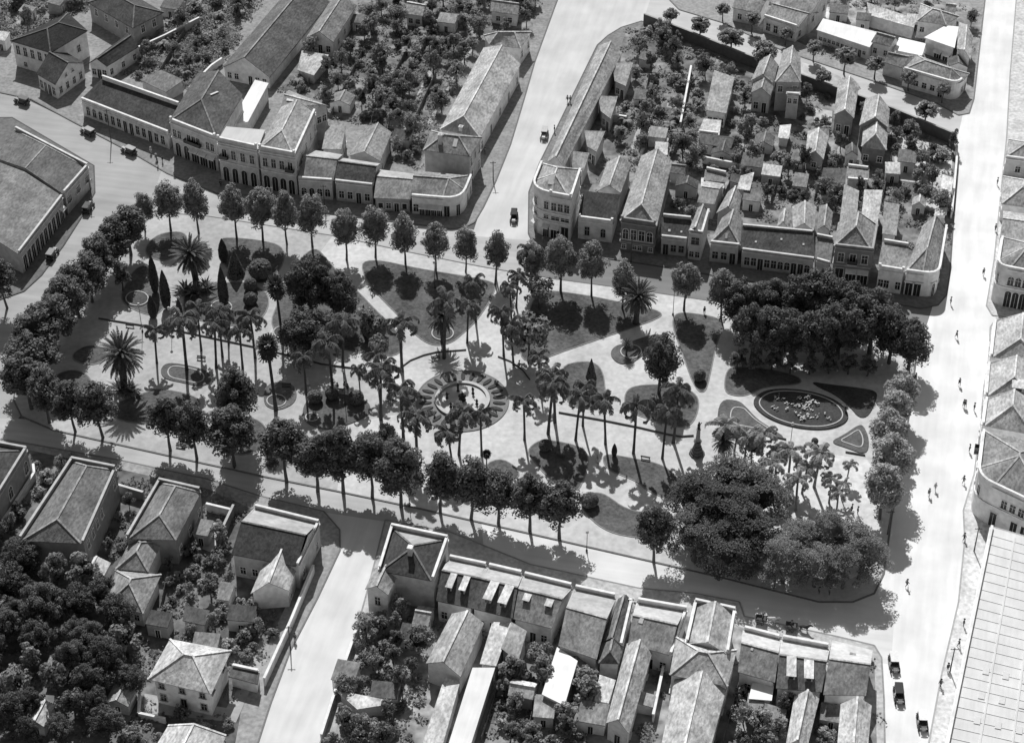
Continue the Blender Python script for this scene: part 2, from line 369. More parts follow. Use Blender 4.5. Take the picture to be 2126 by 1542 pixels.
    for fi, f in enumerate(faces):
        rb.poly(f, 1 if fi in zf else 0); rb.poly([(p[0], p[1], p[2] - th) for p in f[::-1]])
        for i in range(1, len(f) - 1): tris.append((f[0], f[i], f[i + 1]))
    for i in range(nr):
        j = (i + 1) % nr
        if pitched and re_[i] in gends and hips[gends.index(re_[i])] == 0:
            m = r3[gends.index(re_[i])]
            for a, b in ((up[i], m), (m, up[j])): rb.poly([(a[0], a[1], a[2] - th), (b[0], b[1], b[2] - th), b, a])
        else: rb.poly([(up[i][0], up[i][1], up[i][2] - th), (up[j][0], up[j][1], up[j][2] - th), up[j], up[i]])
    ro = rb.obj('roof', [mat('sheet_roof', min(.85, rt * 1.2), .07, .8, .7, .3, big=.1, bigscale=.25, stretch=(.5, 4, R(-13))) if metal else m_roof(rt), mat('sunlit_slope', sunlit or .5, .15, 1.2, .6, .3, big=.2, bigscale=.3)], ent)
    def rz(x, y):
        for a, b, c in tris:
            d = (b[1] - c[1]) * (a[0] - c[0]) + (c[0] - b[0]) * (a[1] - c[1])
            if abs(d) < 1e-9: continue
            l1 = ((b[1] - c[1]) * (x - c[0]) + (c[0] - b[0]) * (y - c[1])) / d; l2 = ((c[1] - a[1]) * (x - c[0]) + (a[0] - c[0]) * (y - c[1])) / d
            if l1 >= -.01 and l2 >= -.01 and l1 + l2 <= 1.01: return l1 * a[2] + l2 * b[2] + (1 - l1 - l2) * c[2]
        return h
    if ridge and rid:
        k = MB()
        for a, b in rid:
            if (Vector(a) - Vector(b)).length > .3: k.beam((a[0], a[1], a[2] + .03), (b[0], b[1], b[2] + .03), .34, .14)
        k.obj('ridge_tiles', m_roof(min(.6, rt * 1.35 + .08)), ent)
    # parapets, cornices
    if par:
        sets = {}
        for i in range(n):
            e = we[i]
            a, b = wp[i], wp[(i + 1) % n]
            ee = e if e >= 0 else None
            sk = e if set(par) == {'F', 'B'} else 0
            if sk not in sets: sets[sk] = (MB(), MB())
            pm, cm = sets[sk]
            if ee is None:
                ks = [names[q] for q in range(4) if (rnd and (q in rnd or (q + 1) % 4 in rnd)) and names[q] in par]
                if not ks: continue
                hp = max(par[q] for q in ks)
            elif names[ee] in par: hp = par[names[ee]]
            else: continue
            d = (b - a); L = d.length
            if L < .05: continue
            d.normalize(); inn = Vector((-d.y, d.x)); th_ = .28
            za, zc = base_z(a), base_z(b)
            ai, bi = a + inn * th_, b + inn * th_
            pm.poly([(a.x, a.y, za - .012), (b.x, b.y, zc - .012), (b.x, b.y, zc + hp), (a.x, a.y, za + hp)])
            pm.poly([(b.x, b.y, zc + hp), (bi.x, bi.y, zc + hp), (ai.x, ai.y, za + hp), (a.x, a.y, za + hp)])
            pm.poly([(bi.x, bi.y, zc - .3), (ai.x, ai.y, za - .3), (ai.x, ai.y, za + hp), (bi.x, bi.y, zc + hp)])
            pm.poly([(a.x, a.y, za), (a.x, a.y, za + hp), (ai.x, ai.y, za + hp), (ai.x, ai.y, za)])
            pm.poly([(b.x, b.y, zc + hp), (b.x, b.y, zc), (bi.x, bi.y, zc), (bi.x, bi.y, zc + hp)])
            mid = inn * .12
            cm.beam((a.x + mid.x, a.y + mid.y, za + hp + .06), (b.x + mid.x, b.y + mid.y, zc + hp + .06), .46, .12)
            if e >= 0:
                out = -inn * .12
                cm.beam((a.x + out.x, a.y + out.y, za - .12), (b.x + out.x, b.y + out.y, zc - .12), .26, .22)
                if hp >= .85 and e in (0,):           # small piers and a raised crest on the street front
                    for q in (0.02, .98): 
                        c = a.lerp(b, q) + mid
                        cm.box((c.x, c.y, base_z(c) + hp + .3), .5, .5, .5, (d.x, d.y, 0))
        for pm, cm in sets.values():
            if pm.v: pm.obj('parapet', m_wall(wall), ent); cm.obj('cornice', m_wall(min(.72, wall * 1.15 + .06)), ent)
    for z in band:
        bm_ = MB()
        for i in range(n):
            a, b = wp[i], wp[(i + 1) % n]; d = (b - a)
            if d.length < .05: continue
            o_ = Vector((d.y, -d.x)).normalized() * .08
            bm_.beam((a.x + o_.x, a.y + o_.y, z), (b.x + o_.x, b.y + o_.y, z), .2, .25)
        bm_.obj('string_course', m_wall(min(.75, wall + .12)), ent)
    # windows and doors
    kinds = {'w': 'window', 'a': 'window', 'b': 'balcony_window', 'd': 'door', 'A': 'arched_door', 'D': 'door', 'g': 'shop_front', 'o': 'window'}
    def put(a, b, spec):
        d = (b - a); L = d.length
        if L < .5: return
        d.normalize(); an = math.atan2(d.y, d.x)
        for row in spec.split():
            seq, r = row.split('@'); sill, wh = r.split(':'); ww, hh = map(float, wh.split('x')); sill = float(sill)
            for i, k in enumerate(seq):
                if k == '-': continue
                p = a + d * (L * (.03 + .94 * (i + .5) / len(seq)))
                W, H, S = ww, hh, sill
                if k in 'dDA' and sill < 2: H = hh + sill - .12; S = .12
                if k == 'g': W = ww * 1.7; H = hh + sill - .12; S = .12
                W = min(W, L / len(seq) * .82)
                link(kinds[k], window_mesh(k, W, H, lite), ent, (p.x, p.y, S), an)
    E = {}
    for i in range(n):
        if we[i] >= 0: E[we[i]] = (wp[i], wp[(i + 1) % n])
    for i, s in enumerate((F, R_, B_, L_)):
        if s and i in E: put(E[i][0], E[i][1], s)
    if C and rnd:
        k = list(rnd)[0]; idx = [i for i in range(n) if we[i] == -1]
        for m in (([idx[2], idx[-1]] if k == 0 else [idx[0], idx[2]]) if rnd[k] > 3.5 and len(idx) > 3 else [idx[len(idx) // 2]]): put(wp[m], wp[(m + 1) % n], C)
    def uv(u, v): return (Q[0].lerp(Q[1], u)).lerp(Q[3].lerp(Q[2], u), v)
    for u, v, ch in chim:
        p = uv(u, v); z = rz(p.x, p.y); k = MB()
        k.box((p.x, p.y, z + ch / 2 - .5), .8, .8, ch + 1, (Q[1] - Q[0]).to_3d()); k.box((p.x, p.y, z + ch + .06), 1.0, 1.0, .16, (Q[1] - Q[0]).to_3d()); k.box((p.x, p.y, z + ch + .16), .5, .5, .06, (Q[1] - Q[0]).to_3d(), 1)
        k.obj('chimney', [m_wall(.4), M_DARK], ro)
    if rib:
        k = MB(); t_ = .5 / depth
        while t_ < 1:
            a, b = uv(.015, t_), uv(.985, t_); k.beam((a.x, a.y, rz(a.x, a.y) + .05), (b.x, b.y, rz(b.x, b.y) + .05), .1, .05); t_ += rib / depth
        for u in (.25, .5, .75):
            a, b = uv(u, .02), uv(u, .98); k.beam((a.x, a.y, rz(a.x, a.y) + .06), (b.x, b.y, rz(b.x, b.y) + .06), .3, .12)
        k.obj('roof_ribs', mat('sheet_roof', min(.85, rt * 1.2), .07, .8, .7, .3, big=.1, bigscale=.25), ro)
    for u, v, sw, sl_ in sky:
        p = uv(u, v); f = fn; a = p - f * sl_ / 2; b = p + f * sl_ / 2
        k = MB(); k.beam((a.x, a.y, rz(a.x, a.y) + .06), (b.x, b.y, rz(b.x, b.y) + .06), sw, .12); k.obj('skylight', mat('skylight', .62, .1, 2, .4), ro)
    for u, v, dw, dl in dorm:      # dormers whose flat tops run level out of the front slope
        p = uv(u, v); f = fn; b = p + f * dl
        z = rz(b.x, b.y); k = MB(); a = p
        k.beam((a.x, a.y, z - .55), (b.x, b.y, z - .3), dw, .9); k.beam((a.x - f.x * .2, a.y - f.y * .2, z - .02), (b.x, b.y, z + .1), dw + .3, .1, 1)
        q = a - f * .02; k.box((q.x, q.y, z - .55), dw * .6, .05, .7, (-f.y, f.x, 0), 2)
        k.obj('dormer', [m_wall(.3), m_roof(.55), M_DARK], ro)
    return ent
# ---- block to the upper left, from the avenue corner to the side street
bld('town_house', 'tall white town house under a broad near-black hip roof by the avenue', 'the tall white town house', 'p', [(21, 85), (105, 110), (182, 64), (141, 27)], 7.2, 'hip', 2.4, .5, .025, F='wwwww@3.9:1.1x2.3 ww@.9:1x1.2', R_='ww@3:1x1.8')
bld('gabled_house', 'small gabled house at the avenue kerb, its white gable pierced by two little upper windows', 'the small white gabled house', 'p', [(75, 153), (114.5, 176), (176, 131), (136, 108)], 4.4, 'gx', 3.0, .5, .05, F='wddw@.9:1.1x2.1', R_='wwww@1:1x1.8 -ww-@4.3:.7x.8')
bld('annex_house', 'narrow white-gabled annex with a long dark roof beside the small gabled house', 'the narrow annex', 'p', [(183, 132), (222, 138), (288, 97), (259, 75)], 4.0, 'gy', 1.7, .5, .035, F='wdw@1:1x1.6', R_='w-w-w@1:1x1.5')
bld('hipped_mansion', 'big two storey mansion with a flat-topped dark hip roof at the upper edge', 'the dark hipped mansion', '00', [(700, 20), (1062, 226), (1312, 100), (950, -105)], 5.6, 'hip', 2.2, .25, .06, F='wwww@3:1x1.7', R_='-w-w-@3:1.1x1.9')
bld('shop_row', 'long low row of shops with ten tall openings and a dark tiled roof', 'the long low shop row', '00', [(642, 782), (1348, 1055), (1440, 822), (812, 598)], 4.4, 'shed', 2.6, .5, .06, {'F': .6, 'B': .9}, F='aaawwwddwwdww@.9:1.1x2.3', band=(3.7,))
bld('corner_store', 'tall two storey store with a steep dark pyramid roof and wide dark shop openings', 'the pyramid-roofed store', '00', [(1348, 945), (1728, 1092), (1945, 760), (1580, 585)], 8.7, 'gy', 3.6, .42, .1, {'F': .9}, F='ww-bbb-ww@5.2:1x1.9 AAggg@1:1.5x2.7', hips=(.36, .0), band=(4.6,), sky=((.62, .62, .5, 2.6),))
bld('covered_passage', 'long white metal roof over the passage beside the pyramid-roofed store', 'the white passage roof', '00', [(1835, 1005), (1985, 975), (2150, 665), (2040, 640)], 4.2, 'shed', .5, .5, .62, cat='shed', ridge=False, metal=True)
bld('arcade_wing', 'flat-terraced wing of the arcaded building, five bays with balustrade and vases', 'the terraced arcade wing', 'z8', [(838, 665), (1425, 792), (1545, 560), (980, 510)], 10.2, 'flat', 0, .42, .42, {'F': 1.1}, oh=.1, F='bwww@6.3:1.1x2.2 AAAA@.9:1.4x3.0', band=(5.2, 9.4), metal=True)
bld('arcaded_building', 'two storey arcaded building with four round arches and a hipped tile roof', 'the arcaded building', 'p', [(534.5, 303), (611, 317), (655, 231), (584, 222)], 10.2, 'gy', 2.4, .42, .3, {'F': 1.1, 'R': .7}, F='wwwb@6.3:1.1x2.2 AAAA@.9:1.4x3.0', R_='w-w-w-w-w@6.2:.9x1.7', hips=(.3, 0), band=(5.2, 9.4))
bld('rear_annex', 'roofed rear annex behind the arcaded building with a small dormer', 'the arcade rear annex', '10', [(203, 862), (482, 892), (588, 850), (268, 722)], 8.6, 'gx', 1.2, .36, .27, R_='ww@5:1x1.6', dorm=((.2, .3, 1.4, 2.0),))
bld('terrace_house', 'low terrace house with four arched openings beside the arcaded building', 'the four-arch terrace house', '10', [(332, 1418), (622, 1438), (700, 1238), (452, 1198)], 5.1, 'gx', 2.2, .42, .19, {'F': .5}, F='aAaa@1:1.15x2.0', sunlit=.4)
bld('terrace_house', 'low terrace house with square windows, one door and a very dark roof', 'the dark-roofed terrace house', '10', [(630, 1440), (945, 1476), (1000, 1310), (705, 1265)], 5.1, 'gx', 2.2, .36, .08, {'F': .5}, F='wwdw@1.1:1.1x1.8', sunlit=.4)
bld('terrace_house', 'lowest terrace house, short mottled front with a single dark door', 'the lowest terrace house', 'p', [(776, 411), (852, 414), (867, 362), (789, 352)], 3.7, 'gx', 2.0, .28, .26, F='owdo@.9:1x1.4', sunlit=.4)
bld('corner_shop', 'round-cornered low shop with white parapet where the side street begins', 'the round-cornered shop', 'p', [(852, 404), (958, 413), (980, 364), (864, 355)], 4.6, 'gx', 2.1, .5, .22, {'F': .6, 'R': .5}, F='wgggg@.9:1.2x1.9', R_='dw@1:1.1x1.9', rnd={1: 4.0}, hips=(0, .32), C='d@.9:1.5x2')
bld('tower_house', 'two storey house with chimney and white skylight above the corner shop', 'the house with the white skylight', '10', [(1342, 1202), (1722, 1252), (1815, 1098), (1405, 1045)], 8.0, 'hip', 2.2, .34, .19, F='---@3:1x1', R_='w-d-w@4.9:1x1.8 d-w@1:1x2', chim=((.32, .25, 2.2),), sky=((.62, .3, .9, 1.7),))
bld('warehouse', 'very long warehouse with a pale tiled gable roof along the side street', 'the long pale warehouse', 'p', [(914, 268), (997, 286), (1081, 134), (1004, 99)], 5.0, 'gy', 3.0, .62, .36, R_='w---d---w---d---w@.8:1.1x1.8', hips=(.08, 0), cat='warehouse', chim=((.5, .02, .6),))
bld('hipped_house', 'pale hip-roofed house closing the far end of the long warehouse', 'the pale hip-roofed house', 'p', [(1015, 92), (1081, 100), (1104, 66), (1004, 74)], 5.4, 'hip', 2.2, .6, .33, R_='w-w@2:1x1.6')
bld('gabled_house', 'gabled back house with ridge running from the dark-roofed terrace house', 'the gabled back house', '10', [(745, 1250), (1000, 1292), (1092, 1060), (882, 1018)], 4.6, 'gy', 1.9, .4, .25, R_='w-w@1:1x1.4')
bld('lean_to', 'single-slope lean-to between the arcaded building and the gabled back house', 'the single-slope lean-to', '10', [(532, 1192), (688, 1196), (728, 1000), (582, 952)], 4.6, 'shed', .8, .42, .28, R_='w-w-w@1.4:1x1.4')
bld('gabled_house', 'long house with bright white gable, three dark windows and a side wall', 'the white-gabled long house', '10', [(403, 305), (625, 338), (812, 45), (600, 12)], 4.6, 'gy', 2.4, .72, .2, F='wdw@1.4:1x1.7', R_='-w-w-w-@1.6:1x1.4')
bld('lean_to', 'patched pale shed roof below the white-gabled long house', 'the patched shed', '10', [(335, 560), (468, 605), (588, 440), (372, 402)], 2.8, 'shed', .8, .35, .4, cat='shed', ridge=False)
bld('workshop', 'huge dark-roofed workshop with a wide pale gable and round vent', 'the huge workshop', '00', [(1772, 545), (2160, 620), (2640, 20), (2290, -60)], 3.6, 'gy', 4.2, .5, .12, F='ww-dww@1:1x1.5', cat='workshop', oh=.5)
bld('shed', 'narrow dark shed with parallel ridge to the right of the huge workshop', 'the narrow dark shed', '10', [(110, 600), (240, 470), (610, 0), (500, -20)], 3.0, 'shed', .8, .3, .17, cat='shed', ridge=False)
bld('lean_to', 'flat-roofed dark outbuilding in the yard behind the long low shop row', 'the dark yard outbuilding', '00', [(1120, 640), (1330, 740), (1470, 640), (1290, 560)], 3.0, 'shed', .6, .3, .16, cat='shed', ridge=False)
bld('far_house', 'far pale house partly cut by the top edge, near the side street', 'the far pale house', '10', [(1200, 110), (1340, 130), (1380, 40), (1230, 10)], 3.6, 'gx', 1.5, .6, .35, F='ww@1:1x1.3')
bld('far_house', 'far grey house with a long thin roof at the top, above the dense gardens', 'the far thin-roofed house', '10', [(1880, 90), (2100, 120), (2120, 30), (1900, 0)], 3.6, 'gx', 1.6, .5, .3, F='ww@1:1x1.3')
# ---- building across the avenue on the extreme left
bld('market_hall', 'long hall at the extreme left with two ridges, dark parapet and paired windows', 'the far-left hall', 'p', [(-19, 325), (133, 404), (182, 340), (31, 262)], 5.6, 'gy', 1.8, .33, .12, {'B': .9, 'R': .7}, R_='ww--ww--ww@2.6:.9x1.5', hips=(0, .14), cat='hall')
bld('depot', 'pale-roofed depot at the extreme left with a row of tall dark doors', 'the pale-roofed depot', 'p', [(-112, 450), (39, 528), (131, 408), (-20, 330)], 5.4, 'gy', 1.4, .3, .18, {'R': .6}, R_='dddddddddg@.9:1.5x2.9', cat='depot', ridge=False)
# ---- block at upper centre and right, facing the plaza
bld('corner_building', 'three level rounded corner building with heavy cornice, balcony and white skylight', 'the rounded corner building', 'p', [(1100, 391), (1185.5, 407), (1206, 352), (1124, 339)], 10.9, 'hip', 2.6, .5, .28, {'F': 1.0, 'L': .8, 'R': .5}, F='www@7.4:1.1x1.9 ww@4.9:1.8x.9 gd@.9:1.6x2.6', rnd={0: 4.5}, band=(4.2, 6.6), C='w@7.4:1x1.9 w@4.9:1.1x.9 g@.9:.8x2.4', sky=((.45, .3, 1.1, 2.0),), cat='corner building')
bld('town_house', 'low house with rounded parapet crest, one window and one arched opening, near-black roof', 'the low house with curved crest', 'p', [(1198, 449), (1274.7, 459), (1286.8, 404), (1212.7, 396)], 5.0, 'shed', 2.5, .5, .05, {'F': .9}, F='-w--a-@1.3:1.4x2.2', lite=.4)
bld('town_house', 'ornate dark two storey house with white trim, wavy crest and arched upper windows', 'the ornate dark house', 'p', [(1287, 451.5), (1363.9, 462.7), (1396, 335), (1331, 324)], 7.6, 'gy', 2.8, .14, .3, {'F': 1.0}, F='awwa@3.4:1.2x2.5 w-ww-w@.9:.8x1.0', hips=(.13, 0), band=(2.5,), lite=.66)
bld('town_house', 'small low house with near-black roof and two bright roof panes', 'the house with bright roof panes', '21', [(1198, 420), (1420, 444), (1455, 270), (1212, 245)], 4.4, 'shed', 2.2, .33, .08, {'F': .5, 'B': .5}, F='dww@1.1:1.1x1.7', lite=.3, sky=((.3, .35, .5, .5), (.72, .35, .4, .4)))
bld('tall_narrow_house', 'tall narrow house one window wide with white-edged roof', 'the tall narrow house', '21', [(1422, 374), (1535, 390), (1590, 215), (1500, 200)], 7.2, 'gy', 1.2, .36, .24, {'F': .5, 'R': .4}, F='w@4.2:1.7x1.8 ww@.9:.9x1.4', lite=.4)
bld('town_house', 'house with dark triangular roof hip and a patch of pale tiles', 'the house with dark triangular hip', '21', [(1592, 465), (1838, 492), (1862, 300), (1690, 280)], 4.9, 'gy', 2.6, .36, .24, {'F': .5}, F='wwd@1.1:1.2x1.8', hips=(.38, 0), lite=.4, sky=((.5, .18, .5, .9),))
bld('back_house', 'gabled back wing behind the house with dark triangular hip', 'the gabled wing', '21', [(1645, 240), (1822, 260), (1850, 100), (1740, 70)], 5.2, 'gy', 2.0, .33, .28)
bld('row_house', 'long low dark-roofed row house with arched windows and three roof panes', 'the long dark row house', 'p', [(1538.6, 516), (1692.7, 536), (1690, 479), (1540, 464)], 4.5, 'shed', 2.4, .32, .08, {'F': .5, 'B': .3}, F='wwdwwaadda@1:1.1x2.0', lite=.45, sky=((.2, .4, .4, .4), (.55, .6, .4, .4), (.85, .5, .4, .4)))
bld('row_house', 'short grey-roofed shop house at the end of the long dark row house', 'the short grey shop house', 'p', [(1692.9, 536), (1725, 545), (1732, 492), (1694, 484)], 4.5, 'shed', 2.2, .36, .2, {'F': .5, 'B': .5}, F='gd@1:1.3x2.0', lite=.45)
bld('back_house', 'pair-gabled back wing above the long dark row house', 'the left pair-gabled wing', '31', [(142, 352), (232, 354), (242, 242), (162, 250)], 4.8, 'gy', 1.4, .4, .33)
bld('back_house', 'wide gabled back wing above the long dark row house, next to the white yard wall', 'the wide gabled wing', '31', [(272, 364), (440, 382), (462, 190), (262, 188)], 4.8, 'gy', 1.6, .4, .33)
bld('back_house', 'square dark back house behind the short grey shop house', 'the square dark back house', '31', [(462, 372), (570, 384), (592, 235), (482, 180)], 5.0, 'gy', 1.2, .4, .22)
bld('store_house', 'dark two storey shop with wide openings, balcony and triangular hip', 'the dark two storey shop', 'p', [(1731.6, 507), (1813, 516), (1822, 465), (1740, 462)], 8.9, 'gy', 3.0, .17, .27, {'F': .6, 'R': .4}, F='wbw@5.4:1.2x2.1 dgg@.9:1.7x2.7', hips=(.42, 0), lite=.5, band=(4.5,))
bld('back_wing', 'long grey back wing behind the dark two storey shop', 'the long grey back wing', '31', [(642, 322), (775, 326), (802, 60), (682, 8)], 6.0, 'shed', .8, .5, .3, ridge=False)
bld('back_wing', 'long pale back wing standing beside the long grey back wing', 'the long pale back wing', '31', [(812, 328), (945, 352), (990, 56), (842, 52)], 6.0, 'shed', .8, .6, .45, ridge=False)
bld('back_wing', 'low rear wing with grey roof between the pale back wing and the corner gardens', 'the low rear wing', '31', [(985, 405), (1100, 420), (1125, 170), (1000, 150)], 4.0, 'shed', 1.0, .45, .26, ridge=False)
bld('white_house', 'white house with crested parapet and mottled roof, second from the right corner', 'the white crested house', 'p', [(1822.5, 551), (1879.5, 560), (1889, 505), (1833, 496)], 5.6, 'shed', 1.4, .6, .24, {'F': .9, 'B': .5}, F='ww-w@1.2:1x1.9', lite=.72)
bld('corner_house', 'white corner house with two framed doors and a triangular roof hip', 'the white corner house', 'p', [(1879.7, 560), (1950, 569), (1966, 470), (1916, 468)], 5.7, 'gy', 3.0, .6, .27, {'F': .7, 'R': .6}, F='DD@1:1.4x2.2', R_='w-w-w@1.2:1x1.8', rnd={1: 3.0}, C='D@1:1.2x2.2', hips=(.3, 0), lite=.72)
bld('street_row', 'very long narrow row with many small dormers along the side street', 'the long narrow street row', 'p', [(1136, 336), (1171, 347), (1292, 110), (1243, 95)], 5.0, 'gy', 2.2, .45, .3, L_='wdwwdwwdwwdwwdw@1:1.1x1.8', cat='terrace')
for i, (q, w_) in enumerate([([(832, 650), (922, 690), (982, 502), (816, 500)], 'topmost'), ([(722, 890), (802, 952), (858, 772), (700, 757)], 'second'), ([(612, 1172), (688, 1216), (757, 1052), (590, 1036)], 'third'), ([(492, 1335), (582, 1372), (632, 1225), (500, 1206)], 'lowest')]):
    bld('rear_wing', '%s of the four small rear wings behind the long narrow street row' % w_, 'the %s small rear wing' % w_, '20', q, 4.2, 'shed', 1.0, .4, .27, ridge=False, F='wd@1:.9x1.5', cat='rear wing')
bld('back_house', 'long gabled house behind the low house with curved crest', 'the long gabled rear house', '20', [(690, 1530), (882, 1545), (968, 1310), (772, 1298)], 6.2, 'gy', 1.8, .4, .28)
bld('barn', 'grey flat-sloped barn with a white front in the middle of the gardens', 'the grey garden barn', '20', [(1562, 882), (1726, 908), (1792, 620), (1628, 560)], 4.4, 'shed', .7, .55, .3, F='wdw@1:1x1.6', ridge=False, cat='barn')
bld('terrace', 'white walled roof terrace in front of the grey garden barn', 'the white roof terrace', '20', [(1500, 1045), (1672, 1066), (1688, 962), (1548, 950)], 3.4, 'flat', 0, .6, .5, {'F': .7}, F='ww@1:1x1.3', ridge=False)
bld('shed', 'dark-roofed shed with a long white wall below the white roof terrace', 'the dark shed with white wall', '20', [(1520, 1148), (1765, 1188), (1792, 1100), (1498, 1062)], 3.0, 'shed', .9, .62, .12, cat='shed', ridge=False)
bld('gabled_house', 'tall gabled house by the long garden wall, rear one of two in a row', 'the rear twin gabled house', 'p', [(1559, 167), (1605, 173), (1616, 135), (1579, 123)], 5.6, 'gy', 2.0, .45, .27, F='ww@3:1x1.3')
bld('gabled_house', 'grey gabled cottage standing in front of its taller twin', 'the front gabled cottage', 'p', [(1559, 193), (1600, 199), (1606, 180), (1564, 173)], 5.2, 'gy', 1.8, .4, .2, F='wd@1:1x1.8')
bld('villa', 'tall grey villa with a dark hip and pale left slope, upper middle of the gardens', 'the tall grey villa', '30', [(128, 655), (336, 660), (332, 458), (192, 405)], 8.2, 'gy', 2.2, .3, .3, F='w-w@5.4:1x1.5', hips=(.36, 0))
bld('tower_annex', 'square grey annex tower standing against the tall grey villa', 'the grey annex tower', '30', [(215, 742), (330, 752), (338, 662), (228, 668)], 6.6, 'flat', 0, .36, .4, {'F': .5}, F='ww@4.4:.8x1.3', ridge=False, cat='annex')
bld('shed', 'small white-roofed shed below the grey annex tower', 'the small white-roofed shed', '30', [(150, 1102), (236, 1112), (258, 995), (166, 1002)], 2.6, 'shed', .5, .5, .6, cat='shed', ridge=False)
bld('gabled_house', 'tall house with two-toned steep roof and dark front, near the kerbside saplings', 'the two-toned steep-roofed house', '30', [(597, 918), (760, 948), (800, 678), (636, 642)], 5.2, 'gy', 1.9, .25, .36, F='wd@1:1x1.7')
bld('gabled_house', 'house with pale gable roof touching the long garden wall near the avenue', 'the pale gable by the wall', '30', [(800, 1005), (1035, 1024), (1046, 872), (852, 792)], 6.0, 'gy', 2.6, .2, .36)
bld('cottage', 'hip-fronted cottage with two windows below the pale gable by the wall', 'the hip-fronted cottage', '30', [(818, 1172), (1020, 1202), (1030, 1052), (836, 1012)], 5.2, 'gy', 2.4, .14, .36, F='w-w@1.6:1x1.4', hips=(.3, 0))
bld('cottage', 'pale two-toned gabled cottage left of the hip-fronted cottage', 'the pale two-toned cottage', '30', [(372, 1242), (516, 1276), (556, 1092), (388, 1052)], 3.8, 'gy', 1.7, .28, .42, F='w@1:1x1.3')
bld('shed', 'dark mono-pitch shed with pale wall behind the long grey back wing', 'the dark mono-pitch shed', '30', [(492, 1458), (690, 1466), (702, 1350), (512, 1342)], 3.6, 'shed', .9, .45, .12, F='d-w@1:1x1.6', cat='shed', ridge=False)
bld('shed', 'flat white-edged shed beside the dark mono-pitch shed', 'the white-edged shed', '30', [(702, 1425), (880, 1440), (884, 1335), (704, 1312)], 3.2, 'flat', 0, .55, .2, {'B': .5, 'F': .3}, cat='shed', ridge=False)
bld('back_house', 'grey gabled back house at the garden side of the tall narrow house', 'the grey gabled outhouse', '21', [(1492, 155), (1632, 170), (1712, 8), (1562, -18)], 4.4, 'gx', 1.4, .3, .33)
bld('shed', 'pale sloping shed roof among shrubs, middle of the gardens', 'the pale sloping shed', '20', [(1810, 1510), (1915, 1525), (1950, 1378), (1842, 1402)], 3.8, 'shed', .8, .3, .5, cat='shed', ridge=False)
bld('shed', 'low lean-to with white wall top in the middle of the gardens', 'the lean-to with white wall top', '20', [(1545, 1440), (1720, 1460), (1735, 1372), (1560, 1335)], 3.2, 'shed', .7, .4, .2, {'B': .5}, cat='shed', ridge=False)
bld('shed', 'pale shed by the avenue pavement with a dark doorway', 'the pale kerbside shed', '31', [(1440, 108), (1530, 120), (1560, -40), (1470, -70)], 3.2, 'shed', .4, .62, .6, F='g@.8:1.2x1.4', cat='shed', ridge=False)
bld('shed', 'small white outbuilding by the avenue above the white corner house', 'the small white outbuilding', '31', [(1400, 262), (1500, 255), (1510, 195), (1415, 200)], 3.0, 'flat', 0, .66, .6, F='g@.5:1x1.4', cat='shed', ridge=False)
# ---- block at the upper right corner
bld('white_house', 'white house with flat parapet and tall doorways under the street trees', 'the white parapet house', 'p', [(1585, 31), (1656, 54), (1700, 26), (1622, 8)], 4.3, 'gx', 1.8, .72, .3, {'F': .5}, F='wwdw@.9:1.1x2.0', R_='w-w@1:1x1.6')
bld('far_house', 'grey house with a large plain roof above the white parapet house', 'the large plain-roofed house', 'p', [(1616, 12), (1684, 30), (1722, -8), (1650, -40)], 6.0, 'gx', 2.0, .6, .24, R_='w-w@3:1x1.4')
bld('far_house', 'grey-roofed house at the top edge left of the white parapet house', 'the top grey-roofed house', 'p', [(1520, 16), (1578, 28), (1600, 0), (1540, -20)], 4.0, 'gx', 1.8, .5, .28, F='ww@1:1x1.5')
bld('market_shed', 'long bright white-roofed building with a row of small dark windows', 'the long white-roofed building', '30', [(458, 240), (884, 380), (965, 262), (512, 145)], 3.8, 'shed', .8, .7, .8, F='wwwwwdwwwdw@1.2:.8x.9', cat='hall', ridge=False, metal=True)
bld('cottage', 'small pale cottage with two windows abutting the long white-roofed building', 'the small pale cottage', '30', [(896, 334), (1050, 374), (1118, 318), (978, 276)], 4.2, 'gx', 1.6, .6, .24, F='w-w@1.2:.9x1.4')
bld('white_block', 'low white flat-roofed block behind the corner house of the diagonal street', 'the low white block', '30', [(1085, 402), (1305, 446), (1335, 350), (1120, 300)], 3.0, 'flat', 0, .7, .72, ridge=False, metal=True)
bld('corner_house', 'pale house with dark hip roof and four square windows on the diagonal street', 'the four-window corner house', '30', [(1152, 540), (1602, 668), (1684, 590), (1265, 440)], 4.6, 'hip', 1.7, .55, .24, {'F': .6}, F='wwwwd@1.3:1.1x1.4', R_='wd@1:1x1.5', rnd={1: 2.5})
bld('cottage', 'dark-hipped low cottage joined to the four-window corner house', 'the dark-hipped low cottage', '30', [(985, 495), (1150, 545), (1240, 450), (1070, 430)], 3.8, 'gx', 1.5, .42, .2)
bld('steep_house', 'house with one steep grey slope facing the wide avenue, upper right', 'the steep grey-sloped house', '30', [(1582, 392), (1692, 478), (1712, 290), (1602, 178)], 5.0, 'gy', 1.2, .66, .34)
bld('white_block', 'white flat-roofed house with two dark triangular openings', 'the white flat-roofed house', '30', [(1320, 300), (1565, 385), (1598, 215), (1492, 205)], 4.6, 'flat', 0, .74, .7, F='-gg@1.2:1.1x1.2', ridge=False, metal=True)
bld('hipped_house', 'pale hip-roofed house at the top, close to the wide avenue', 'the top hip-roofed house', '30', [(1262, 168), (1495, 198), (1602, 132), (1292, 30)], 5.0, 'hip', 1.9, .6, .33, F='w-w@2:1x1.3')
bld('long_shed', 'long light grey single-slope roof among the upper right gardens', 'the long light grey shed', '30', [(882, 122), (1238, 222), (1262, 152), (862, 20)], 3.6, 'shed', .6, .55, .5, cat='shed', ridge=False)
